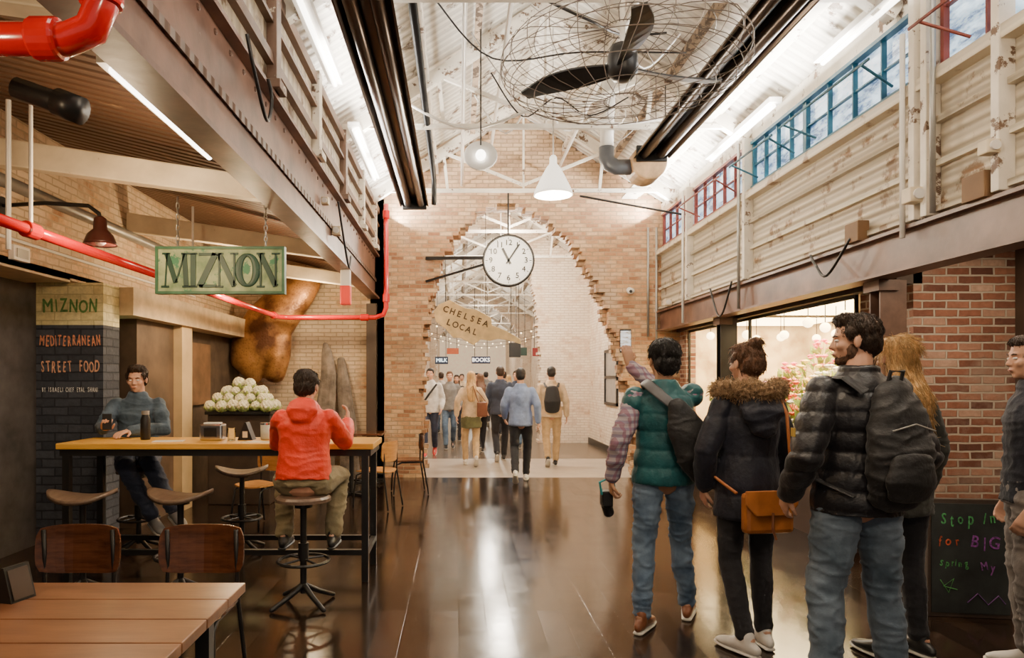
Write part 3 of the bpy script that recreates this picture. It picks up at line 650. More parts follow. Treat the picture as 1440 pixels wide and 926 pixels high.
def wt(t,size,z,col,wd,b=.002,j=.8):
    mt=M('chalk_'+t[:4],col,.8,var=.4,sc=40);ws=t.split(' ');tot=len(t);x=-wd/2
    for w_ in ws:
        ww=len(w_)*wd/tot
        MB().handtext(w_,size,Matrix.Translation((x+ww/2,-.001,z))@R90,ww,bold=b,jit=j).obj('lettering',mt,s,recalc=False);x+=ww+wd/tot
wt('MIZNON',.17,2.2,(.13,.28,.08),.52,.003)
wt('MEDITERRANEAN',.14,1.88,(.75,.3,.16),.57,.0018);wt('STREET FOOD',.15,1.64,(.8,.4,.25),.55,.0018);wt('BY ISRAELI CHEF EYAL SHANI',.06,1.43,(.75,.75,.7),.52,.0006,.5)

# ------------------------------------------------------------ bar table & stools
t=thing('bar_table','long high table with yellow wooden top and black steel frame','table',(-1.83,5.4,0))
MB().box(-1.19,1.19,-.29,.29,1.0,1.045).obj('table_top',W_BAR,t,bev=.006)
mb=MB().box(-1.17,1.17,-.27,-.23,.95,1.0).box(-1.17,1.17,.23,.27,.95,1.0).box(-1.17,-1.13,-.23,.23,.95,1.0).box(1.13,1.17,-.23,.23,.95,1.0);mb.obj('apron',BLACK,t)
for x in (-1.15,1.1):
    for y in (-.27,.22): MB().box(x,x+.05,y,y+.05,0,.95).obj('leg',BLACK,t)
mb=MB().box(-1.1,1.1,-.26,-.22,.2,.24).box(-1.1,1.1,.22,.26,.2,.24).box(1.11,1.15,-.22,.22,.2,.24).box(-1.15,-1.11,-.22,.22,.2,.24);mb.obj('foot_rail',BLACK,t)
def stool(loc,rz,round_=False):
    t=thing('bar_stool','wooden seat bar stool on a black iron pedestal','stool',loc,rz,group='bar stools')
    if round_: MB().lathe([(.01,.735),(.17,.74),(.185,.725),(.185,.705),(.16,.7),(.01,.7)],28).obj('seat',W_STOOL,t)
    else:
        mb=MB();n=14;vs=[];fs=[]
        for zz in (0,-.028):
            for i in range(n+1):
                for j in range(n+1):
                    u=i/n*2-1;w=j/n*2-1
                    a=u*math.sqrt(1-w*w/2);b=w*math.sqrt(1-u*u/2)
                    vs.append((a*.225,b*.17,.735+zz+.035*abs(a)**2-.012*abs(b)-.015*(1-a*a)))
        q=(n+1)**2
        for i in range(n):
            for j in range(n):
                k=i*(n+1)+j;fs.append((k,k+n+1,k+n+2,k+1));fs.append((q+k,q+k+1,q+k+n+2,q+k+n+1))
        ed=[i*(n+1) for i in range(n+1)]+[n*(n+1)+j for j in range(1,n+1)]+[i*(n+1)+n for i in range(n-1,-1,-1)]+[j for j in range(n-1,0,-1)]
        for a,b in zip(ed,ed[1:]+ed[:1]): fs.append((a,b,q+b,q+a))
        mb.add(vs,fs).obj('seat',W_STOOL,t,smooth=True)
    MB().cyl((0,0,.08),(0,0,.7),.022).cyl((0,0,.3),(0,0,.42),.035).cyl((0,0,.66),(0,0,.7),.06).obj('pedestal',BLACK,t)
    R_=.17
    MB().tube([(R_*math.cos(a),R_*math.sin(a),.3) for a in [2*pi*j/24 for j in range(25)]],.011,6).obj('foot_ring',BLACK,t)
    for k in range(4):
        a=pi/4+k*pi/2;d=V((math.cos(a),math.sin(a),0));MB().tube([d*.02+V((0,0,.31)),d*.17+V((0,0,.3))],.008,5).obj('ring_spoke',BLACK,t)
        MB().loft([(d*.01+V((0,0,.13)),.022),(d*.12+V((0,0,.07)),.018),(d*.24+V((0,0,.018)),.016)],n=8).obj('foot',BLACK,t,smooth=True)
    return t
stool((-1.05,4.62,0),0,True);stool((-2.6,4.72,0),.1);stool((-1.93,4.74,0),-.1);stool((-1.92,6.05,0),.2);stool((-2.82,6.02,0),.2,True)

def chair(loc,rz,mt=W_PLY,lab='plywood chair with curved back on dark tube frame'):
    t=thing('dining_chair',lab,'chair',loc,rz,group='plywood chairs')
    def curved(w,h,f,th,mt,name,nx=10,ny=6):
        vs=[];fs=[]
        for s_ in (0,1):
            for i in range(nx+1):
                for j in range(ny+1):
                    u=i/nx*2-1;v=j/ny*2-1
                    r=1-.1*abs(v)**4;r2=1-.12*abs(u)**4
                    vs.append(f(u*w/2*r,v*h/2*r2,s_*th))
        q=(nx+1)*(ny+1)
        for i in range(nx):
            for j in range(ny):
                k=i*(ny+1)+j;fs.append((k,k+1,k+ny+2,k+ny+1));fs.append((q+k,q+k+ny+1,q+k+ny+2,q+k+1))
        ed=[j for j in range(ny+1)]+[i*(ny+1)+ny for i in range(1,nx+1)]+[nx*(ny+1)+j for j in range(ny-1,-1,-1)]+[i*(ny+1) for i in range(nx-1,0,-1)]
        for a,b in zip(ed,ed[1:]+ed[:1]): fs.append((a,b,q+b,q+a))
        MB().add(vs,fs).obj(name,mt,t)
    curved(.42,.24,lambda x,z,d:(x,-.2-.05*(z+.1)+.9*x*x-d,.68+z),.012,mt,'backrest')
    curved(.4,.4,lambda x,y,d:(x,y,.46-.02*(1-(x/.2)**2)-d),.014,mt,'seat')
    for sx in (-1,1):
        MB().tube([(sx*.17,-.17,.8-.02),(sx*.17,-.185,.6),(sx*.175,-.18,.45),(sx*.19,-.22,.2),(sx*.2,-.25,.01)],.011,8).obj('leg',BLACK,t,smooth=True)
        MB().tube([(sx*.17,-.18,.43),(sx*.175,.1,.43),(sx*.18,.17,.4),(sx*.19,.2,.2),(sx*.195,.21,.01)],.011,8).obj('leg',BLACK,t,smooth=True)
    for yy in (.1,-.15):MB().tube([(-.17,yy,.43),(.17,yy,.43)],.01).obj('cross_bar',BLACK,t)
    return t
c1=chair((-1.88,3.2,0),pi);dup(c1,(-1.27,3.2,0),pi)
ORW=wood('honey_wood',(.4,.17,.045),(.7,.38,.13),r=.3)
chair((-.98,8.15,0),rad(70),ORW,'honey coloured plywood chair on dark legs');chair((-2.05,7.05,0),rad(150),ORW,'honey coloured plywood chair on dark legs')
dup(c1,(-.68,9.2,0),rad(100));dup(c1,(-2.0,9.3,0),rad(260),label='dark plywood chair beside the small table')
def smalltable(loc):
    t=thing('cafe_table','small square dark cafe table on pedestal','table',loc,group='cafe tables')
    MB().box(-.3,.3,-.3,.3,.72,.75).obj('table_top',W_PLY,t,bev=.005);MB().cyl((0,0,.03),(0,0,.72),.03).obj('pedestal',BLACK,t)
    MB().beam((-.25,-.25,.02),(.25,.25,.02),.05,.03).beam((-.25,.25,.02),(.25,-.25,.02),.05,.03).obj('base',BLACK,t)
smalltable((-1.42,9.05,0));smalltable((-1.4,10.1,0))
t=thing('dining_table','orange brown varnished plank table with black legs','table',(-1.85,2.1,0))
mb=MB()
for k in range(5): mb.box(-1.05,1.04,-.5+k*.2,-.303+k*.2,.715,.75)
mb.obj('table_top',W_TABLE,t,bev=.004)
for x in (-.98,.9):
    for y in (-.42,.36): MB().box(x,x+.05,y,y+.05,0,.715).obj('leg',BLACK,t)
MB().box(-.95,.93,-.4,-.37,.65,.715).box(-.95,.93,.38,.41,.65,.715).obj('apron',BLACK,t)
s=thing('menu_stand','small black tent shaped menu stand on the table','menu',(-1.56,2.4,.75))
MB().prism([(-.04,0),(.04,0),(.006,.12),(-.006,.12)],.1,'x',-.05).obj('stand_body',BLACK,s,rz=rad(75))
MB().prism([(-.043,.01),(-.041,.01),(-.009,.11),(-.011,.11)],.08,'x',-.04).obj('menu_card',M('menu_dark',(.05,.03,.02),.4),s,rz=rad(75))
Z=1.045
s=thing('napkin_dispenser','chrome napkin dispenser on the high table','dispenser',(-1.95,5.42,Z))
MB().box(-.09,.09,-.06,.06,0,.13).obj('body',CHROME,s,bev=.015);MB().box(-.05,.05,-.064,-.06,.03,.1).obj('opening',BLACK,s);MB().box(-.06,.06,-.04,.04,.13,.14).obj('napkins',WHITE,s)
s=thing('menu_stand','dark triangular menu stand on the high table','menu',(-1.69,5.45,Z));MB().prism([(-.06,0),(.06,0),(.006,.14),(-.006,.14)],.1,'y',-.05).obj('stand_body',BLACK,s);MB().box(-.02,.02,-.052,-.05,.02,.07).obj('menu_card',WCREAM,s)
s=thing('tumbler','clear glass jar on the high table','glass',(-1.54,5.45,Z));MB().lathe([(.035,0),(.04,.01),(.042,.12),(.038,.12),(.035,.015)],20).obj('glass_body',M('hazy_glass',(.5,.5,.42),.15,var=.1),s,smooth=True);MB().cyl((0,0,.12),(0,0,.135),.043).obj('lid',CHROME,s)
s=thing('travel_bottle','black insulated bottle standing on the high table','bottle',(-2.5,5.45,Z));MB().lathe([(.034,0),(.038,.01),(.038,.16),(.028,.19),(.028,.2)],20).obj('bottle_body',BLACK,s,smooth=True);MB().cyl((0,0,.2),(0,0,.23),.03).obj('cap',GREY,s)
MB().box(-.11,.11,-.07,.07,0,.004).obj('paper_menu',WHITE,loc=(-2.25,5.3,Z),rz=.2,label='white paper menu lying on the high table',cat='paper')
MB().box(-.15,.15,-.06,.06,0,.004).obj('paper_menu',WCREAM,loc=(-1.5,5.22,Z),rz=-.1,label='cream paper sheet lying on the high table',cat='paper')
s=thing('water_glass','small clear tumbler on the high table','glass',(-1.78,5.35,Z));MB().lathe([(.028,0),(.033,.1),(.03,.1),(.026,.01)],20).obj('glass_body',GLASS,s,smooth=True)

# ------------------------------------------------------------ stall counter, cauliflowers, copper hood, stones
t=thing('stall_counter','dark stall counter with shelf carrying cauliflowers','counter',(-2.66,8.6,0))
MB().box(-.4,.36,-.28,.3,0,1.1).obj('counter_body',M('counter_dark',(.05,.032,.022),.5,var=.3),t,bev=.01);MB().box(-.42,.38,-.33,.33,1.1,1.14).obj('counter_top',BLACK,t,bev=.005)
CAUL=M('cauliflower_cream',(.8,.74,.5),.7,var=.1,sc=20,bmp=.6,c2=(.92,.88,.68));LEAF=M('leaf_green',(.25,.36,.07),.5,var=.3);LEAF2=M('pale_leaf_green',(.4,.5,.16),.5,var=.3)
random.seed(3)
proto=thing('cauliflower','cream cauliflower with green leaves in a heap on the counter','vegetable',(-2.95,8.4,1.21),.3,group='cauliflower heap')
mb=MB()
for k in range(30):
    a=k*2.4;ph=math.acos(1-1.4*(k+.5)/30);d=V((math.sin(ph)*math.cos(a),math.sin(ph)*math.sin(a),math.cos(ph)));mb.ell(d*.047,.022,n=7,m=5)
mb.ell((0,0,0),.054,n=10,m=7);mb.obj('floret_head',CAUL,proto,smooth=True)
for k in range(5):
    a=k*2*pi/5;d=V((math.cos(a),math.sin(a),0));MB().loft([(d*.02+V((0,0,-.06)),.012,.01),(d*.06+V((0,0,-.04)),.028,.005),(d*.076+V((0,0,-.005)),.01,.004)],n=8,side=d.cross(V((0,0,1)))).obj('leaf',LEAF2,proto,smooth=True)
cnt=0
for lay,(nx,ny) in enumerate(((6,4),(5,3),(4,2),(2,1))):
    for i in range(nx):
        for j in range(ny):
            x=-2.68+(i-(nx-1)/2)*.135+random.uniform(-.015,.015);y=8.5+(j-(ny-1)/2)*.135;z=1.2+lay*.09+random.uniform(0,.015)
            if cnt==0: proto.location=(x,y,z)
            else: dup(proto,(x,y,z),random.uniform(0,6),random.uniform(.85,1.15))
            cnt+=1
def hood_mat():
    mt,nt,b=nodes('hammered_amber_copper');v=ocoord(nt)
    vo=N(nt,'ShaderNodeTexVoronoi',{'Vector':v,'Scale':30.0});n=noise_(nt,v,2.0,4,.6)
    col=mix(nt,ramp(nt,n,[(.4,0),(.62,1)]),(.1,.035,.012),(.5,.24,.08));col=mix(nt,ramp(nt,vo.outputs[0],[(.1,.45),(.35,0)]),col,(.03,.012,.006))
    link(nt,col,b.inputs['Base Color']);b.inputs['Metallic'].default_value=.45;b.inputs['Roughness'].default_value=.4
    bump(nt,b,vo.outputs[0],.2,.01);return mt
mb=MB().loft([((-3.05,10.2,1.55),.12,.1),((-3.1,10.2,1.75),.3,.16),((-3.03,10.2,2.05),.37,.2),((-2.85,10.2,2.35),.38,.2),((-2.6,10.2,2.65),.33,.18),((-2.36,10.2,2.88),.27,.15),((-2.22,10.22,3.02),.2,.12)],n=28,side=(1,0,-.6))
mb.loft([((-2.75,10.2,1.6),.17,.14),((-2.72,10.2,1.9),.2,.16),((-2.7,10.2,2.2),.2,.15)],n=20)
mb.obj('copper_hood',hood_mat(),label='hanging hammered copper sheet hood beyond the counter',cat='hood',vox=.025,sm=3,post=lambda c:.03*noise.noise(c*2.2))
STONE=M('grey_stone',(.2,.16,.13),.8,var=.4,sc=8,bmp=.6)
MB().loft([((-2.02,10.4,.05),.13,.05),((-2.05,10.42,1.0),.14,.05),((-2.0,10.45,1.6),.12,.04),((-2.04,10.5,1.95),.08,.03),((-2.06,10.52,2.08),.04,.02)],n=12,side=(1,0,0)).obj('stone_slab',STONE,label='tall pointed grey stone slab leaning on brick wall',cat='stone',post=lambda c:.035*noise.noise(c*5))
MB().loft([((-1.66,10.45,.05),.15,.05),((-1.7,10.47,.9),.14,.05),((-1.78,10.5,1.5),.09,.04),((-1.82,10.55,1.85),.05,.02)],n=12,side=(1,0,0)).obj('stone_slab',STONE,label='pointed dark stone slab leaning on brick wall',cat='stone',post=lambda c:.035*noise.noise(c*5))
MB().box(-1.42,-1.27,10.5,10.64,0,2.7).obj('timber_post',M('dark_post',(.06,.035,.02),.6),label='dark timber post against brick end wall',cat='post')
MB().box(-3.42,-3.38,8.5,9.3,1.2,2.0).obj('wall_panel',M('panel_brown',(.18,.1,.05),.5,var=.3),label='brown wooden panel on the stall front',cat='panel')

# ------------------------------------------------------------ A-board
s=thing('chalkboard_sign','black sandwich chalkboard with coloured chalk writing','sign',(3.27,4.38,0),rad(-8))
MB().box(-.25,.25,-.02,.02,0,.76).obj('frame_panel',M('aboard_frame',(.06,.04,.03),.6),s,bev=.005);MB().box(-.23,.23,-.026,-.02,.03,.73).obj('chalk_surface',M('chalk_black',(.025,.03,.03),.8,var=.5,sc=5),s)
for q in (-1,1):MB().beam((q*.23,.3,0.01),(q*.23,.02,.74),.03,.02).obj('rear_leg',BLACK,s)
random.seed(9)
def ch(t,size,x,z,col,w): MB().handtext(t,size,Matrix.Translation((x,-.0275,z))@R90,w,bold=.0009,jit=1.8).obj('lettering',M('ch_'+t,col,.9,var=.6,sc=60),s,recalc=False)
ch('Stop',.11,-.08,.63,(.08,.36,.12),.22);ch('In',.1,.11,.64,(.08,.36,.12),.09);ch('for',.09,-.13,.49,(.5,.09,.04),.14);ch('BIG',.11,.08,.48,(.28,.07,.36),.19);ch('Spring',.06,-.1,.35,(.08,.35,.1),.18);ch('My',.08,.1,.33,(.3,.09,.36),.1)
MB().tube([(-.18,-.028,.24),(-.13,-.028,.16),(-.1,-.028,.25),(-.16,-.028,.2),(-.08,-.028,.18)],.003).obj('chalk_drawing',M('ch_green',(.1,.38,.1),.8),s)
MB().tube([(-.02,-.028,.1),(.04,-.028,.16),(.1,-.028,.09),(.16,-.028,.15),(.2,-.028,.1)],.003).obj('chalk_drawing',M('ch_pur',(.25,.1,.36),.8),s)

# ------------------------------------------------------------ flower shop contents
FC=[(.85,.2,.3),(.95,.7,.2),(.9,.85,.8),(.8,.15,.07),(.9,.4,.6),(.6,.65,.12)]
protos=[]
for k in range(6):
    t=thing('flower_bouquet',['pink','yellow','cream','red','pale pink','green'][k]+' flowers bunched in a vase in shop window','flowers',(4,6.5+k,.8),group='shop bouquets')
    MB().lathe([(.05,0),(.09,.05),(.08,.16),(.05,.22),(.06,.25)],16).obj('vase',[WHITE,GREY,M('vase_g',(.2,.3,.15),.2)][k%3],t,smooth=True)
    st=MB();bl=MB();lf=MB()
    for q in range(30):
        a=random.uniform(0,6.3);r=random.uniform(.02,.24);h=random.uniform(.4,.8)-r*.4
        p_=V((r*math.cos(a),r*math.sin(a),h));st.tube([(0,0,.15),p_*.6+V((0,0,.1)),p_],.004,4)
        bl.ell(p_,(.035,.035,.026),n=7,m=5)
        for w in range(5):
            aa=w*1.257;bl.ell(p_+V((.03*math.cos(aa),.03*math.sin(aa),.005)),(.02,.02,.01),n=6,m=4)
        q_=p_*.75+V((.04*math.cos(a+1),.04*math.sin(a+1),.02));lf.loft([(q_,.006,.003),(q_+V((.05*math.cos(a),.05*math.sin(a),.05)),.03,.003),(q_+V((.08*math.cos(a),.08*math.sin(a),.1)),.004,.003)],n=6)
    st.obj('stems',LEAF,t);bl.obj('blooms',M('petal%d'%k,FC[k],.6,var=.2),t,smooth=True);lf.obj('leaves',LEAF,t)
    protos.append(t)
pl=[(3.98,6.45),(4.0,7.05),(3.95,7.65),(4.0,8.25),(3.95,8.85),(4.0,9.45),(3.97,10.05),(4.72,6.8),(4.75,7.4),(4.7,8.0),(4.75,8.6),(4.7,9.2),(4.75,9.8),(5.4,7.1),(5.35,7.7),(5.4,8.3),(5.35,8.9),(5.4,9.5),(5.35,10.1)]
for i,(x,y) in enumerate(pl):
    z=.75 if x<4.3 else (1.0 if x<5 else 1.35)
    if i<6: protos[i].location=(x,y,z)
    else: dup(protos[(i*5)%6],(x,y,z),i)
for x,z in ((4.0,.75),(4.72,1.0),(5.38,1.35)):
    t=thing('display_table','wooden flower display table','table',(x,8.2,0),group='flower display tables')
    MB().box(-.28,.28,-2.1,2.15,z-.05,z).obj('table_top',W_PLY,t)
    for a in (-.24,.2):
        for b in (-2.05,2.05): MB().box(a,a+.04,b,b+.04,0,z-.05).obj('leg',BLACK,t)
random.seed(12)
GG=M('globe_glow',(1,.8,.5),.4,em=9,emc=(1,.72,.38))
g0=thing('globe_lamp','warm glowing globe lamp hanging in flower shop','lamp',(4.3,7.2,2.1),group='shop lamps')
MB().ell((0,0,0),.06,n=16,m=12).obj('globe',GG,g0,smooth=True);MB().tube([(0,0,.05),(0,0,.48)],.006).obj('cord',BLACK,g0)
for i in range(22): dup(g0,(3.95+(i%5)*.5+random.uniform(-.1,.1),6.9+(i//5)*1.15+random.uniform(-.2,.2),random.uniform(2.12,2.2)))

# ------------------------------------------------------------ people
SK=M('skin_light',(.62,.34,.23),.55,var=.08,sc=14);SKM=M('skin_medium',(.42,.22,.13),.55,var=.08,sc=14)
EYEW=M('eye_white',(.8,.78,.74),.3,var=.02);EYED=M('eye_dark',(.03,.02,.015),.2);LIP=M('lips',(.45,.17,.13),.5)
HB=M('hair_dark_brown',(.035,.018,.01),.5,var=.5,sc=40,bmp=.6,stretch=(1,1,.2));HK=M('hair_black',(.012,.01,.01),.45,var=.4,sc=40,bmp=.6);HM=M('hair_mid_brown',(.13,.06,.03),.5,var=.4,sc=40,bmp=.6);HBL=M('hair_blonde',(.6,.37,.15),.5,var=.45,sc=40,bmp=.6,stretch=(1,1,.2))
JEAN=cloth('blue_denim',(.05,.1,.19),c2=(.17,.25,.36),sc=7);JEAN2=cloth('washed_denim',(.07,.115,.17),c2=(.17,.23,.31),sc=7);DKP=cloth('black_trousers',(.015,.015,.02));NAVYP=cloth('navy_trousers',(.025,.035,.07))
KH=cloth('khaki_trousers',(.55,.38,.2));OLV=cloth('olive_trousers',(.22,.18,.1));GRY=cloth('grey_trousers',(.17,.15,.14))
SHB=M('brown_leather',(.2,.07,.03),.35);SHW=M('white_shoe',(.75,.73,.7),.5);SHG=M('grey_shoe',(.25,.25,.25),.5);SHK=M('black_shoe',(.02,.02,.02),.4);SOLE=M('rubber_sole',(.7,.68,.62),.6)
def handg(mb,w,d,n,curl=.5,side=1,k=1.0):
    w=V(w);d=V(d).normalized();n=V(n);n=(n-d*n.dot(d)).normalized();t=d.cross(n)*side
    mb.loft([(w-d*.02,.026*k,.02*k),(w+d*.03*k,.035*k,.018*k),(w+d*.085*k,.041*k,.014*k)],side=t,n=10)
    for o,L in ((.031,.072),(.0105,.082),(-.0105,.076),(-.030,.06)):
        p=w+d*.085*k+t*o*k;rr=[(p-d*.01,.0105*k)];an=0
        for q,fr in enumerate((.45,.3,.25)):
            an+=curl*(.7 if q==0 else 1);p=p+(d*math.cos(an)+n*math.sin(an))*L*fr*k;rr.append((p,(.0098-.0008*q)*k))
        mb.loft(rr,n=8)
    p=w+d*.025*k+t*.028*k;q1=p+(d*.5+t*.6+n*.25)*.045*k;q2=q1+(d*.8+t*.1+n*(.3+curl*.4))*.04*k
    mb.loft([(p,.014*k),(q1,.0115*k),(q2,.0095*k)],n=8)
def wrinkle(a):
    def f(c):
        w=V((noise.noise(c*6),noise.noise(c*6+V((9,3,1))),0))*.05
        r=1-abs(noise.noise(V(((c.x+w.x)*7,(c.y+w.y)*7,c.z*19))))*2
        return a*.9*noise.noise(V((c.x*8,c.y*8,c.z*12)))+a*.75*max(0,r)**3-a*.2
    return f
def person(label,loc,yaw,H=1.75,J={},top=None,sleeve=None,pants=JEAN,shoe=SHB,sole=SOLE,skin=SK,hair=HB,style='short',hem=-.16,puff=None,hy=0,hp=0,fem=False,hi=True,tin=.025,pin=.014,hands={},beard=None,short_sleeve=False,collar=True,group=None,fd={},skirt=None,hood=None,wr_=.01):
    s=H/1.75
    D=dict(pelvis=(0,0,.95),neck=(0,-.01,1.485),head=(0,.02,1.635),hipL=(-.09,0,.93),hipR=(.09,0,.93),kneeL=(-.11,.02,.5),kneeR=(.11,.02,.5),ankL=(-.12,-.02,.09),ankR=(.12,-.02,.09),shL=(-.175,-.01,1.4),shR=(.175,-.01,1.4),elL=(-.23,-.03,1.13),elR=(.23,-.03,1.13),wrL=(-.24,.06,.885),wrR=(.24,.06,.885))
    if fem: D.update(shL=(-.15,-.01,1.395),shR=(.15,-.01,1.395))
    D={k:V(v)*s for k,v in D.items()}
    for k,v in J.items(): D[k]=V(v)
    e=thing('person',label,'person',loc,rad(yaw),group=group)
    vx=.006 if hi else .014;vc=.0095 if hi else .019
    g=.92 if fem else 1.0
    pel,neck,head=D['pelvis'],D['neck'],D['head'];side=((D['shR']-D['shL'])+(D['hipR']-D['hipL'])).normalized()
    tl=neck-pel;T_=lambda t:pel+tl*t
    Rh=(Matrix.Rotation(rad(hy),3,'Z')@Matrix.Rotation(rad(hp),3,'X'))
    hh=lambda x,y,z:head+Rh@V((x*s,y*s,z*s))
    b=MB()
    b.loft([(T_(-.08),.14*s*g,.1*s),(T_(.1),.15*s,.105*s),(T_(.38),.13*s*g,.095*s),(T_(.7),.15*s*g,.108*s),(T_(.87),.14*s*g,.083*s),(T_(.98),.06*s,.055*s)],side=side,n=16)
    b.loft([(T_(.85),.075*s,.065*s),(T_(1.0),.056*s,.056*s),(head+Rh@V((0,-.02,-.04))*s,.055*s,.055*s)],n=12)
    for q in 'LR':
        sh,el,wr=D['sh'+q],D['el'+q],D['wr'+q]
        b.loft([(sh,.048*s*g),(sh.lerp(el,.4),.044*s*g),(el,.036*s*g),(el.lerp(wr,.3),.037*s*g),(wr,.024*s*g)],n=12)
        hd=hands.get(q,{})
        d=V(hd.get('d',tuple((wr-el).normalized())));nn=hd.get('n',(1 if q=='L' else -1,0,0))
        handg(b,wr,d,nn,hd.get('curl',.45),hd.get('side',1 if q=='L' else -1),s*.97)
        hi_,kn,an=D['hip'+q],D['knee'+q],D['ank'+q]
        b.loft([(hi_,.076*s),(hi_.lerp(kn,.5),.062*s),(kn,.047*s),(kn.lerp(an,.35),.046*s),(an,.032*s)],n=12)
        f=V(fd.get(q,(0,1,0))).normalized();b.loft([(an-f*.03,.03*s,.03*s),(an+f*.05-V((0,0,.035)),.03*s,.025*s),(an+f*.12-V((0,0,.05)),.03*s,.015*s)],side=(1,0,0),n=8)
    E=lambda x,y,z,rx,ry,rz,n=14:b.ell(hh(x,y,z),(rx*s,ry*s,rz*s),R=Rh,n=n,m=10)
    E(0,-.012,.028,.074,.092,.086);E(0,.018,-.03,.059,.066,.076);E(0,.028,-.068,.044,.05,.042);E(0,.054,-.092,.02,.02,.018)
    E(0,.07,.02,.044,.015,.012)
    for sx in (-1,1):
        E(sx*.036,.056,-.028,.023,.023,.022,8);E(sx*.0765,-.002,-.012,.009,.017,.029,8);E(sx*.010,.084,-.036,.008,.008,.006,8)
    b.loft([(hh(0,.08,.008),.007*s),(hh(0,.088,-.016),.008*s),(hh(0,.095,-.033),.0098*s)],n=8)
    E(0,.079,-.0605,.022,.01,.006,8);E(0,.078,-.069,.018,.01,.006,8)
    b.obj('body',skin,e,vox=vx,sm=2)
    for sx in (-1,1):
        ey=MB();ey.ell(hh(sx*.030,.0725,-.003),(.0135*s,.009*s,.0068*s),R=Rh,n=10,m=6);ey.mat(1).ell(hh(sx*.030,.080,-.003),(.0058*s,.003*s,.0058*s),R=Rh,n=8,m=6);ey.obj('eye',[EYEW,EYED],e,smooth=True)
        MB().loft([(hh(sx*.016,.084,.015),.0022*s,.003*s),(hh(sx*.032,.083,.0195),.0025*s,.0035*s),(hh(sx*.046,.074,.016),.0018*s,.0025*s)],n=6).obj('eyebrow',hair,e,smooth=True)
    MB().loft([(hh(-.02,.083,-.0645),.002*s),(hh(0,.0895,-.0635),.0045*s),(hh(.02,.083,-.0645),.002*s)],n=6).obj('lips',LIP,e,smooth=True)
    def strands(obj_,n,L,mat_,rr=.0011,lift=.004):
        rnd=random.Random(n);vs=obj_.data.vertices;mb=MB();k=len(vs)
        for q in range(n):
            v=vs[rnd.randrange(k)];nn=v.normal;d=V((rnd.uniform(-.35,.35),-.45,-1));d=d-nn*d.dot(nn)
            if d.length<.1: d=V((rnd.uniform(-1,1),-1,0))
            d.normalize();p0=v.co-nn*.001;l=L*rnd.uniform(.5,1.2)
            mb.tube([p0,p0+d*l*.35+nn*lift,p0+d*l*.7+nn*lift*.9,p0+d*l+nn*lift*.1],rr,3)
        mb.obj('hair_strands',mat_,e,smooth=True,recalc=False)['kind']='stuff'
    if beard:
        bd=MB();bd.ell(hh(0,.024,-.08),(.047*s,.053*s,.038*s),R=Rh);bd.ell(hh(0,.056,-.094),(.024*s,.026*s,.022*s),R=Rh)
        for sx in(-1,1):bd.ell(hh(sx*.053,.015,-.05),(.011*s,.024*s,.038*s),R=Rh)
        bo=bd.obj('beard',beard,e,vox=.007,sm=2,post=lambda c:.002*noise.noise(c*90));strands(bo,500,.012,beard,.0008,.003)
    h=MB();HE=lambda x,y,z,rx,ry,rz:h.ell(hh(x,y,z),(rx*s,ry*s,rz*s),R=Rh,n=14,m=10)
    HE(0,-.022,.043,.080,.093,.080);HE(0,-.045,.0,.075,.068,.082);HE(0,.028,.082,.060,.050,.034)
    for sx in (-1,1):HE(sx*.068,.01,.03,.012,.033,.033)
    if style=='bushy': HE(0,-.03,.05,.093,.101,.084);HE(0,-.06,-.01,.083,.063,.083)
    if style=='quiff': HE(0,.03,.095,.055,.055,.03)
    if style=='long':
        HE(0,-.035,.0,.084,.076,.095)
        h.loft([(hh(0,-.04,.0),.084*s,.06*s),(hh(0,-.07,-.1),.09*s,.05*s),(neck+V((0,-.1,-.06)),.095*s,.04*s),(neck+V((0,-.12,-.18)),.085*s,.032*s),(neck+V((0,-.125,-.27)),.06*s,.02*s)],side=Rh@V((1,0,0)),n=14)
    if style=='bun': HE(0,-.06,.0,.078,.06,.07);HE(0,-.075,.115,.038,.04,.034)
    ns=.004 if hi else .003
    ho=h.obj('hair',hair,e,vox=.007 if hi else .014,sm=2,post=lambda c:ns*noise.noise(V((c.x*90,c.y*90,c.z*25)))+ns*noise.noise(c*30))
    if hi: strands(ho,2200 if style!='long' else 3600,{'long':.09,'bun':.04,'bushy':.035}.get(style,.028),hair,.0011,{'bun':.001,'long':.0015}.get(style,.004))
    p=MB();i_=pin*s
    p.loft([(T_(-.12),.148*s+i_,.112*s+i_),(T_(.03),.155*s+i_,.115*s+i_),(T_(.2),.14*s+i_,.105*s+i_)],side=side,n=18,round_=False)
    for q in 'LR':
        hi_,kn,an=D['hip'+q],D['knee'+q],D['ank'+q]
        p.loft([(hi_,.084*s+i_),(hi_.lerp(kn,.5),.069*s+i_),(kn,.054*s+i_),(kn.lerp(an,.35),.053*s+i_),(kn.lerp(an,.8),.042*s+i_),(kn.lerp(an,.93),.045*s+i_)],n=14)
    p.obj('trousers',pants,e,vox=vc,sm=1,post=wrinkle((.012 if pin>.012 else .005) if hi else .008))
    t=tin*s;m=MB()
    rg=[(T_(hem),.16*s*g+t+.008,.12*s+t),(T_(0),.157*s*g+t+.004,.118*s+t),(T_(.38),.14*s*g+t,.105*s+t),(T_(.7),.155*s*g+t,.115*s+t),(T_(.86),.145*s*g+t*.8,.09*s+t*.9),(T_(.96),.085*s+t*.6,.07*s+t*.6)]
    if collar: rg.append((T_(1.06),.06*s+t*.5,.06*s+t*.5))
    m.loft(rg,side=side,n=20,round_=False)
    sl=MB() if sleeve else m
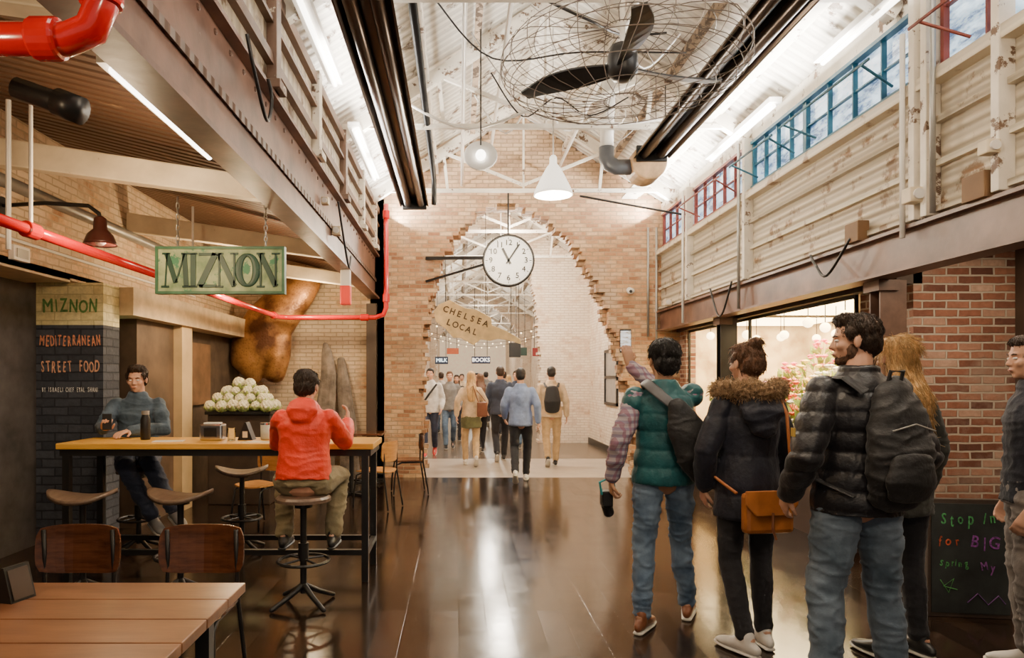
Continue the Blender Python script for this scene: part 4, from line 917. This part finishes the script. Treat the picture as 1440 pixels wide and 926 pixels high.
    for q in 'LR':
        sh,el,wr=D['sh'+q],D['el'+q],D['wr'+q]
        rr=[(sh-(el-sh)*.02,.051*s+t*.5),(sh.lerp(el,.4),.049*s+t*.7),(el,.041*s+t*.75)]
        if short_sleeve: rr=rr[:2]+[(sh.lerp(el,.7),.05*s+t)]
        else: rr+=[(el.lerp(wr,.4),.039*s+t*.7),(el.lerp(wr,.93),.031*s+t*.6)]
        sl.loft(rr,n=14)
        if sleeve: m.loft([(sh-(el-sh)*.0,.055*s+t*.7),(sh.lerp(el,.1),.055*s+t*.7)],n=12)
    if hood: m.loft([(T_(1.02)+V((0,-.09,.0)),.1*s,.05*s),(T_(.93)+V((0,-.13,0)),.11*s,.05*s),(T_(.82)+V((0,-.14,0)),.07*s,.03*s)],side=side,n=14)
    m.obj('jacket',top,e,vox=vc,sm=1,post=puff or wrinkle(wr_ if hi else .007))
    if sleeve: sl.obj('shirt_sleeves',sleeve,e,vox=vc,sm=1,post=wrinkle(.012))
    if skirt: MB().loft([(T_(.1),.15*s,.115*s),(T_(-.1),.185*s,.15*s),(T_(-.45),.2*s,.16*s)],side=side,n=18,round_=False).obj('skirt',skirt,e,vox=vc,sm=1,post=wrinkle(.015))
    for q in 'LR':
        an=D['ank'+q];f=V(fd.get(q,(0,1,0))).normalized();sd=V((1,0,0)) if abs(f.x)<.8 else V((0,1,0));sd=(sd-f*sd.dot(f)).normalized();up=sd.cross(f).normalized()
        if up.z<0: up=-up
        P=lambda y,z:an+f*(y*s)+up*((z-.09)*s)
        k=MB();k.loft([(P(-.075,.045),.026*s,.03*s),(P(-.03,.055),.036*s,.045*s),(P(.03,.058),.04*s,.045*s),(P(.1,.042),.045*s,.032*s),(P(.16,.034),.041*s,.024*s),(P(.19,.03),.028*s,.016*s)],side=sd,n=14)
        k.loft([(P(-.02,.06),.038*s,.04*s),(P(-.012,.11),.038*s,.042*s)],n=12)
        so=k.obj('shoe',shoe,e,vox=.009,sm=1)
        MB().loft([(P(-.08,.012),.03*s,.011*s),(P(0,.012),.038*s,.011*s),(P(.1,.012),.048*s,.011*s),(P(.17,.014),.042*s,.01*s),(P(.205,.018),.022*s,.008*s)],side=sd,n=12).obj('shoe_sole',sole,so,smooth=True)
    return e,D
def puffer(k=26,a=.011):
    def f(c):
        z=c.z+.006*noise.noise(c*9);q=abs(math.sin(z*k*pi/2.2))
        return a*(q**.5-.55)+.004*noise.noise(c*14)+.0035*noise.noise(V((c.x*45,c.y*45,c.z*20)))*(1.2-q)
    return f
def plaid():
    mt,nt,b=nodes('plaid_shirt');v=ocoord(nt);sp=N(nt,'ShaderNodeSeparateXYZ',{0:v})
    def bar(o,f,th): return math_(nt,'GREATER_THAN',math_(nt,'SINE',math_(nt,'MULTIPLY',o,f)),th)
    y=math_(nt,'ADD',sp.outputs[0],sp.outputs[1])
    c=mix(nt,math_(nt,'MULTIPLY',bar(sp.outputs[2],150,.2),.6),(.45,.4,.45),(.12,.09,.2));c=mix(nt,math_(nt,'MULTIPLY',bar(y,150,.2),.6),c,(.25,.08,.14))
    link(nt,c,b.inputs['Base Color']);b.inputs['Roughness'].default_value=.85;return mt
TEALC=cloth('teal_vest_cloth',(.006,.085,.1),r=.5);NAVYC=cloth('navy_coat_cloth',(.009,.011,.024),r=.55);BLKP=cloth('black_puffer_cloth',(.009,.009,.013),r=.4)
BAGK=cloth('black_bag_cloth',(.012,.012,.014),r=.6)
def worn(name,label,cat): 
    return thing(name,label,cat,e.location.copy(),e.rotation_euler.z)
e,D=person('man in teal quilted vest and plaid shirt raising a phone',(1.26,4.2,0),-2,1.76,
 dict(ankL=(-.15,-.08,.09),kneeL=(-.12,-.0,.5),ankR=(.2,.18,.09),kneeR=(.14,.13,.5),elR=(.16,.3,1.36),wrR=(-.12,.42,1.63),elL=(-.28,-.05,1.14),wrL=(-.31,.04,.9),shR=(.178,.02,1.43)),
 top=TEALC,sleeve=plaid(),pants=JEAN,shoe=SHB,hair=HK,style='bushy',hy=12,skin=SKM,puff=puffer(20,.01),hem=-.13,fd={'L':(.5,.85,0),'R':(.35,.9,0)},
 hands={'R':dict(d=(-.1,.15,.9),n=(-.2,1,.1),curl=.5),'L':dict(d=(.05,.25,-1),n=(1,0,0),curl=.9)})
t=worn('phone','smartphone with lit screen held up to take a picture','phone')
MB().box(-.17,-.09,.485,.495,1.71,1.87).obj('phone_case',BLACK,t,bev=.004);MB().box(-.165,-.095,.482,.4845,1.72,1.86).obj('screen',pane_mat('phone_screen',(.4,.3,.2),(1,.95,.9),1.6,20),t)
t=worn('camera','black compact camera with teal strap held in hand','camera')
MB().box(-.36,-.29,.08,.18,.72,.82).cyl((-.325,.13,.73),(-.3,.18,.66),.035).obj('camera_body',BLACK,t,bev=.01);MB().tube([(-.36,.09,.8),(-.38,.06,.88),(-.3,.05,.92),(-.28,.1,.84)],.008).obj('wrist_strap',M('teal_strap',(.05,.45,.5),.5),t)
t=worn('sling_bag','black sling bag worn diagonally across the back','bag')
MB().loft([((.02,-.19,1.38),.05,.03),((.08,-.2,1.24),.11,.05),((.15,-.19,1.08),.13,.06),((.2,-.15,.96),.08,.05)],side=(1,0,.5),n=18).obj('bag_body',BAGK,t,vox=.01,sm=1,post=wrinkle(.008))
MB().loft([((.02,-.19,1.36),.03,.006),((-.08,-.165,1.45),.035,.006),((-.12,-.09,1.5),.035,.006),((-.12,.0,1.51),.03,.006),((-.05,.12,1.4),.03,.006),((.1,.165,1.2),.03,.006),((.22,.05,1.0),.03,.006),((.22,-.1,.97),.025,.006)],side=(1,.3,.6),n=8).obj('shoulder_strap',M('grey_strap',(.1,.1,.11),.6),t,smooth=True)

def furry(c): return .024*noise.noise(c*55)+.018*noise.noise(c*23)
e,D=person('woman in navy parka with fur hood and black leggings',(1.64,3.88,0),8,1.73,
 dict(ankL=(-.07,-.1,.09),kneeL=(-.09,0.03,.5),ankR=(.1,.0,.09),kneeR=(.1,.03,.5),elL=(-.25,-.0,1.12),wrL=(-.21,.1,.9)),
 top=NAVYC,pants=DKP,shoe=SHW,sole=SHW,hair=HM,style='bun',hy=15,fem=True,puff=puffer(10,.009),hem=-.36,tin=.033,pin=.009,fd={'L':(-.3,.9,0),'R':(.1,1,0)})
fh=MB();fh.loft([((-.13,.08,1.45),.04,.04),((-.17,-.03,1.47),.045,.045),((-.11,-.13,1.47),.05,.05),((0,-.17,1.46),.05,.05),((.11,-.13,1.47),.05,.05),((.17,-.03,1.47),.045,.045),((.13,.08,1.45),.04,.04)],n=12)
FUR=M('tan_fur',(.34,.22,.12),.9,var=.6,sc=60,bmp=.8)
fo=fh.obj('fur_collar',FUR,e,vox=.009,sm=1,post=furry)
mb=MB();vs_=fo.data.vertices
for q in range(2600):
    v=vs_[random.randrange(len(vs_))];d=(v.normal+V((random.uniform(-.7,.7),random.uniform(-.7,.7),random.uniform(-.7,.4)))).normalized();mb.tube([v.co,v.co+d*.014,v.co+d*.027+V((0,0,-.004))],.0011,3)
mb.obj('fur_hairs',FUR,e,recalc=False)['kind']='stuff'
MB().loft([((0,-.11,1.42),.14,.06),((0,-.16,1.34),.13,.05),((0,-.16,1.24),.07,.03)],side=(1,0,0),n=16).obj('hood',NAVYC,e,vox=.012,sm=2,post=wrinkle(.012))
t=worn('shoulder_bag','tan leather shoulder bag with front flap and strap','bag')
MB().box(-.16,.12,-.26,-.19,.7,.92).obj('bag_body',M('tan_leather',(.42,.14,.03),.4,var=.3),t,bev=.025)
MB().prism([(-.17,.935),(.13,.935),(.13,.86),(.08,.8),(-.11,.8),(-.17,.86)],.012,'y',-.275).obj('flap',M('tan_leather2',(.48,.165,.04),.4,var=.3),t,bev=.005)
MB().tube([(.12,-.225,.91),(.13,-.2,1.1),(.11,-.2,1.34),(.1,-.09,1.5),(.04,.06,1.45),(-.12,.15,1.2),(-.2,.1,1.0),(-.17,-.18,.91)],.009,8).obj('bag_strap',M('tan_leather3',(.4,.13,.035),.4),t,smooth=True)
MB().tube([(-.02,-.28,.82),(-.03,-.29,.74),(-.01,-.29,.68)],.007).obj('tassel',SHB,t)

e,D=person('bearded man in black puffer jacket and jeans looking sideways',(1.88,3.22,0),6,1.83,
 dict(ankL=(-.17,-.02,.09),kneeL=(-.14,.03,.52),ankR=(.19,.0,.09),kneeR=(.15,.03,.52),elL=(-.3,-.06,1.16),wrL=(-.28,.1,.97),elR=(.3,-.06,1.16),wrR=(.27,.09,.95)),
 top=BLKP,pants=JEAN2,shoe=SHK,hair=HB,style='quiff',hy=62,beard=M('beard_brown',(.1,.05,.028),.7,var=.4,sc=50),puff=puffer(24,.013),hem=-.16,tin=.036,pin=.024,skin=SK)
MB().box(-.345,-.34,-.05,-.02,1.26,1.3).obj('logo_patch',M('patch_yellow',(.45,.3,.05),.5),e)
t=worn('backpack','large black backpack with straps worn on the back','backpack')
bp=MB();bp.loft([((.05,-.18,.98),.12,.05),((.05,-.2,1.06),.145,.075),((.05,-.21,1.2),.15,.085),((.05,-.19,1.36),.13,.07),((.045,-.17,1.48),.08,.045)],side=(1,0,0),n=22)
bp.obj('bag_body',BAGK,t,vox=.01,sm=1,post=wrinkle(.012))
MB().loft([((.05,-.26,1.01),.1,.03),((.05,-.28,1.08),.12,.035),((.05,-.28,1.18),.095,.03)],side=(1,0,0),n=18).obj('front_pocket',BAGK,t,vox=.01,sm=1,post=wrinkle(.006))
MB().tube([(-.05,-.29,1.3),(.05,-.3,1.33),(.15,-.29,1.3)],.004).obj('zip',GREY,t)
for sx in (-1,1):
    MB().loft([((sx*.1+.02,-.16,1.47),.03,.008),((sx*.13,-.1,1.53),.032,.01),((sx*.14,.02,1.53),.032,.01),((sx*.15,.14,1.4),.032,.01),((sx*.19,.13,1.2),.03,.008),((sx*.22,-.02,1.06),.02,.006),((sx*.13,-.16,1.0),.015,.005)],side=(1,0,0),n=8).obj('shoulder_strap',BAGK,t)
MB().tube([(.02,-.17,1.5),(.02,-.19,1.56),(.08,-.19,1.56),(.08,-.17,1.5)],.009).obj('grab_handle',BAGK,t)

person('blonde woman in dark coat and black trousers',(2.42,3.76,0),14,1.76,{},top=cloth('dark_olive_coat',(.03,.03,.025)),pants=DKP,shoe=SHK,hair=HBL,style='long',hy=0,fem=True,hem=-.3,tin=.03,pin=.009)
person('person in dark navy top and grey trousers standing sideways',(2.95,3.5,0),60,1.75,dict(elL=(-.24,-.05,1.12),wrL=(-.22,.05,.88)),top=cloth('dark_navy_tee',(.008,.01,.02)),pants=GRY,shoe=SHW,hair=HB,style='short',hem=-.1,short_sleeve=True,hy=15,tin=.022,pin=.025,skin=SK)
REDC=cloth('red_orange_jacket',(.82,.04,.008),r=.5,var=.12)
e,D=person('man in bright red jacket seated on stool at high table',(-1.06,4.66,0),2,1.76,
 dict(pelvis=(0,0,.85),neck=(.0,.08,1.345),head=(.0,.12,1.475),hipL=(-.1,.0,.83),hipR=(.1,.0,.83),kneeL=(-.2,.36,.82),kneeR=(.2,.36,.82),ankL=(-.17,.19,.42),ankR=(.17,.19,.42),shL=(-.165,.06,1.25),shR=(.165,.06,1.25),elL=(-.23,.26,1.07),elR=(.25,.24,1.08),wrL=(-.12,.47,1.095),wrR=(.24,.46,1.2)),
 top=REDC,pants=OLV,shoe=SHK,sole=SHK,hair=HB,style='short',hem=-.03,tin=.03,pin=.02,wr_=.007,hy=-10,hp=-8,hood='down',hands={'R':dict(d=(.0,.4,.8),n=(-1,0,0)),'L':dict(d=(.3,1,-.1),n=(0,0,-1),curl=.2)})
DEN=cloth('dark_denim_jacket',(.03,.055,.085),c2=(.09,.135,.19),sc=8)
e,D=person('man in denim jacket seated behind high table holding phone',(-2.82,6.02,0),194,1.78,
 dict(pelvis=(0,0,.86),neck=(.0,.04,1.39),head=(.0,.08,1.53),hipL=(-.09,.02,.84),hipR=(.09,.02,.84),kneeL=(-.16,.42,.84),kneeR=(.02,.44,.82),ankL=(-.36,.44,.43),ankR=(-.2,.44,.38),shL=(-.17,.04,1.305),shR=(.17,.04,1.305),elL=(-.24,.2,1.1),elR=(.25,.2,1.12),wrL=(.0,.42,1.1),wrR=(.18,.42,1.12)),
 top=DEN,pants=NAVYP,shoe=SHG,hair=HB,style='quiff',hem=-.02,tin=.022,pin=.016,hy=-6,hp=-6,hands={'R':dict(d=(-.3,.8,.35),n=(-.3,-.2,1),curl=.6),'L':dict(d=(.5,1,-.1),n=(0,0,-1),curl=.3)},fd={'L':(-.5,.85,-.2),'R':(-.5,.85,-.2)})
t=worn('phone','dark smartphone held in the hand','phone');MB().box(.1,.17,.51,.52,1.12,1.25).obj('phone_case',BLACK,t,bev=.003);MB().box(.104,.166,.507,.51,1.125,1.245).obj('screen',M('dark_screen',(.05,.06,.08),.1),t)

# walking visitors
WHC=cloth('white_jacket',(.6,.58,.55));LAV=cloth('lavender_blue_jacket',(.23,.3,.5));BEI=cloth('beige_top',(.66,.5,.32));DKN=cloth('dark_navy',(.03,.04,.07));CHR=cloth('charcoal_coat',(.05,.045,.045));OLVJ=cloth('olive_wrap',(.12,.12,.05));MGR=cloth('mid_grey',(.2,.19,.18));MAR=cloth('maroon',(.15,.03,.03))
def far(label,x,y,yaw,H,**k):
    a=k.pop('a',.2);m=k.pop('mir',1)
    J={('ankL' if m>0 else 'ankR'):(-.07*m,-a*1.15,.17),('kneeL' if m>0 else 'kneeR'):(-.09*m,.04,.51),('ankR' if m>0 else 'ankL'):(.08*m,a,.09),('kneeR' if m>0 else 'kneeL'):(.1*m,a*.75,.51)}
    J[('elL' if m>0 else 'elR')]=(-.25*m,-.02,1.14);J[('wrL' if m>0 else 'wrR')]=(-.24*m,.17,.95);J[('elR' if m>0 else 'elL')]=(.25*m,-.08,1.14);J[('wrR' if m>0 else 'wrL')]=(.26*m,-.06,.89)
    J.update(k.pop('J',{}))
    q='L' if m>0 else 'R'
    return person(label,(x,y,0),yaw,H,J,hi=False,group='walking visitors',fd={q:(0,.82,-.57)},**k)
far('man in lavender blue jacket and dark trousers walking away',.92,10.15,-6,1.7,top=LAV,pants=DKP,shoe=SHW,hair=HK,style='short',a=.24)
far('blonde woman in cream top with olive jacket tied at waist',.22,12.1,4,1.68,top=BEI,pants=KH,skirt=OLVJ,shoe=SHW,hair=HBL,style='long',fem=True,mir=-1)
far('man in dark navy jacket walking away',.78,12.8,0,1.78,top=DKN,pants=DKP,shoe=SHK,hair=HB)
e,_=far('man in beige shirt and khaki trousers wearing a backpack',1.63,12.0,-3,1.76,top=BEI,pants=KH,shoe=SHK,hair=HK,a=.12)
t=worn('backpack','black backpack worn by walking man','backpack');MB().loft([((0,-.17,1.0),.13,.06),((0,-.18,1.15),.15,.08),((0,-.16,1.38),.11,.05)],side=(1,0,0),n=14).obj('bag_body',BAGK,t,vox=.015,sm=1)
for sx in(-1,1):MB().loft([((sx*.1,-.14,1.4),.025,.008),((sx*.12,-.02,1.47),.025,.01),((sx*.13,.13,1.35),.025,.01),((sx*.16,.13,1.1),.02,.008)],side=(1,0,0),n=6).obj('shoulder_strap',BAGK,t)
far('brown haired woman in charcoal coat walking away',.45,14.2,10,1.66,top=CHR,pants=DKP,shoe=SHK,hair=HM,style='long',fem=True)
e,_=far('man in white jacket with dark crossbody strap walking forward',-.57,13.7,176,1.76,top=WHC,pants=NAVYP,shoe=M('red_shoe',(.6,.04,.03),.5),hair=HK)
t=worn('crossbody_bag','dark bag on a strap across white jacket','bag');MB().loft([((-.14,.1,1.44),.02,.006),((0,.17,1.25),.02,.006),((.16,.13,1.02),.02,.006)],side=(0,0,1),n=6).obj('bag_strap',BAGK,t);MB().box(.1,.24,.1,.18,.85,1.02).obj('bag_body',BAGK,t,bev=.02)
crowd=[('man in black coat walking forward',-.85,14.3,185,1.78,CHR,DKP,HB,'short'),('visitor in grey jacket walking forward',-.2,15.2,180,1.72,MGR,JEAN,HM,'short'),
('woman in black jacket walking forward',-.05,17.3,178,1.66,CHR,DKP,HB,'long'),('visitor in maroon coat walking forward',.5,18.5,182,1.72,MAR,DKP,HK,'short'),
('visitor in pale coat walking away',-.5,19.5,0,1.75,WHC,JEAN,HB,'short'),('visitor in dark blue coat walking away',1.15,17.5,0,1.75,DKN,DKP,HB,'short'),
('blonde visitor in charcoal coat walking away',1.5,20.5,5,1.68,CHR,JEAN,HBL,'long'),('visitor in beige coat walking forward',.1,21.5,175,1.72,BEI,DKP,HB,'short'),
('visitor in grey top walking away',.9,22.5,0,1.8,MGR,DKP,HK,'short'),('visitor in black coat walking away',-.6,23.5,0,1.72,CHR,DKP,HM,'short'),
('visitor in white jacket walking forward',.45,25,180,1.76,WHC,NAVYP,HB,'short'),('visitor in maroon jumper walking forward',1.6,26,185,1.7,MAR,JEAN,HK,'short'),
('visitor in dark navy coat walking forward',1.3,15.4,172,1.74,DKN,JEAN,HB,'short')]
for i,(l,x,y,yw,H,tp,pt,hr,st) in enumerate(crowd): far(l,x,y,yw,H,top=tp,pants=pt,shoe=SHK,hair=hr,style=st,fem=(st=='long'),mir=1 if i%2 else -1,a=.12+.03*(i%4))
t=thing('shoulder_bag','brown leather bag hanging at blonde woman\'s hip','bag',(.41,12.0,1.02));MB().box(-.09,.09,-.12,-.05,-.14,.12).obj('bag_body',SHB,t,bev=.02);MB().tube([(-.06,-.08,.1),(-.16,-.05,.4),(-.17,.04,.42),(.07,-.05,.12)],.008).obj('bag_strap',SHB,t)

# ------------------------------------------------------------ world + camera
w=bpy.data.worlds.new('world');bpy.context.scene.world=w;w.use_nodes=True
bg=w.node_tree.nodes['Background'];bg.inputs[0].default_value=(1,.86,.72,1);bg.inputs[1].default_value=.5
cam=bpy.data.cameras.new('cam');co=bpy.data.objects.new('camera',cam);COL.objects.link(co)
co.location=(0,0,1.52);co.rotation_euler=(rad(90),0,0);cam.lens=24;cam.sensor_width=36;cam.shift_x=75/1440;cam.shift_y=72/1440;cam.clip_start=.05
bpy.context.scene.camera=co
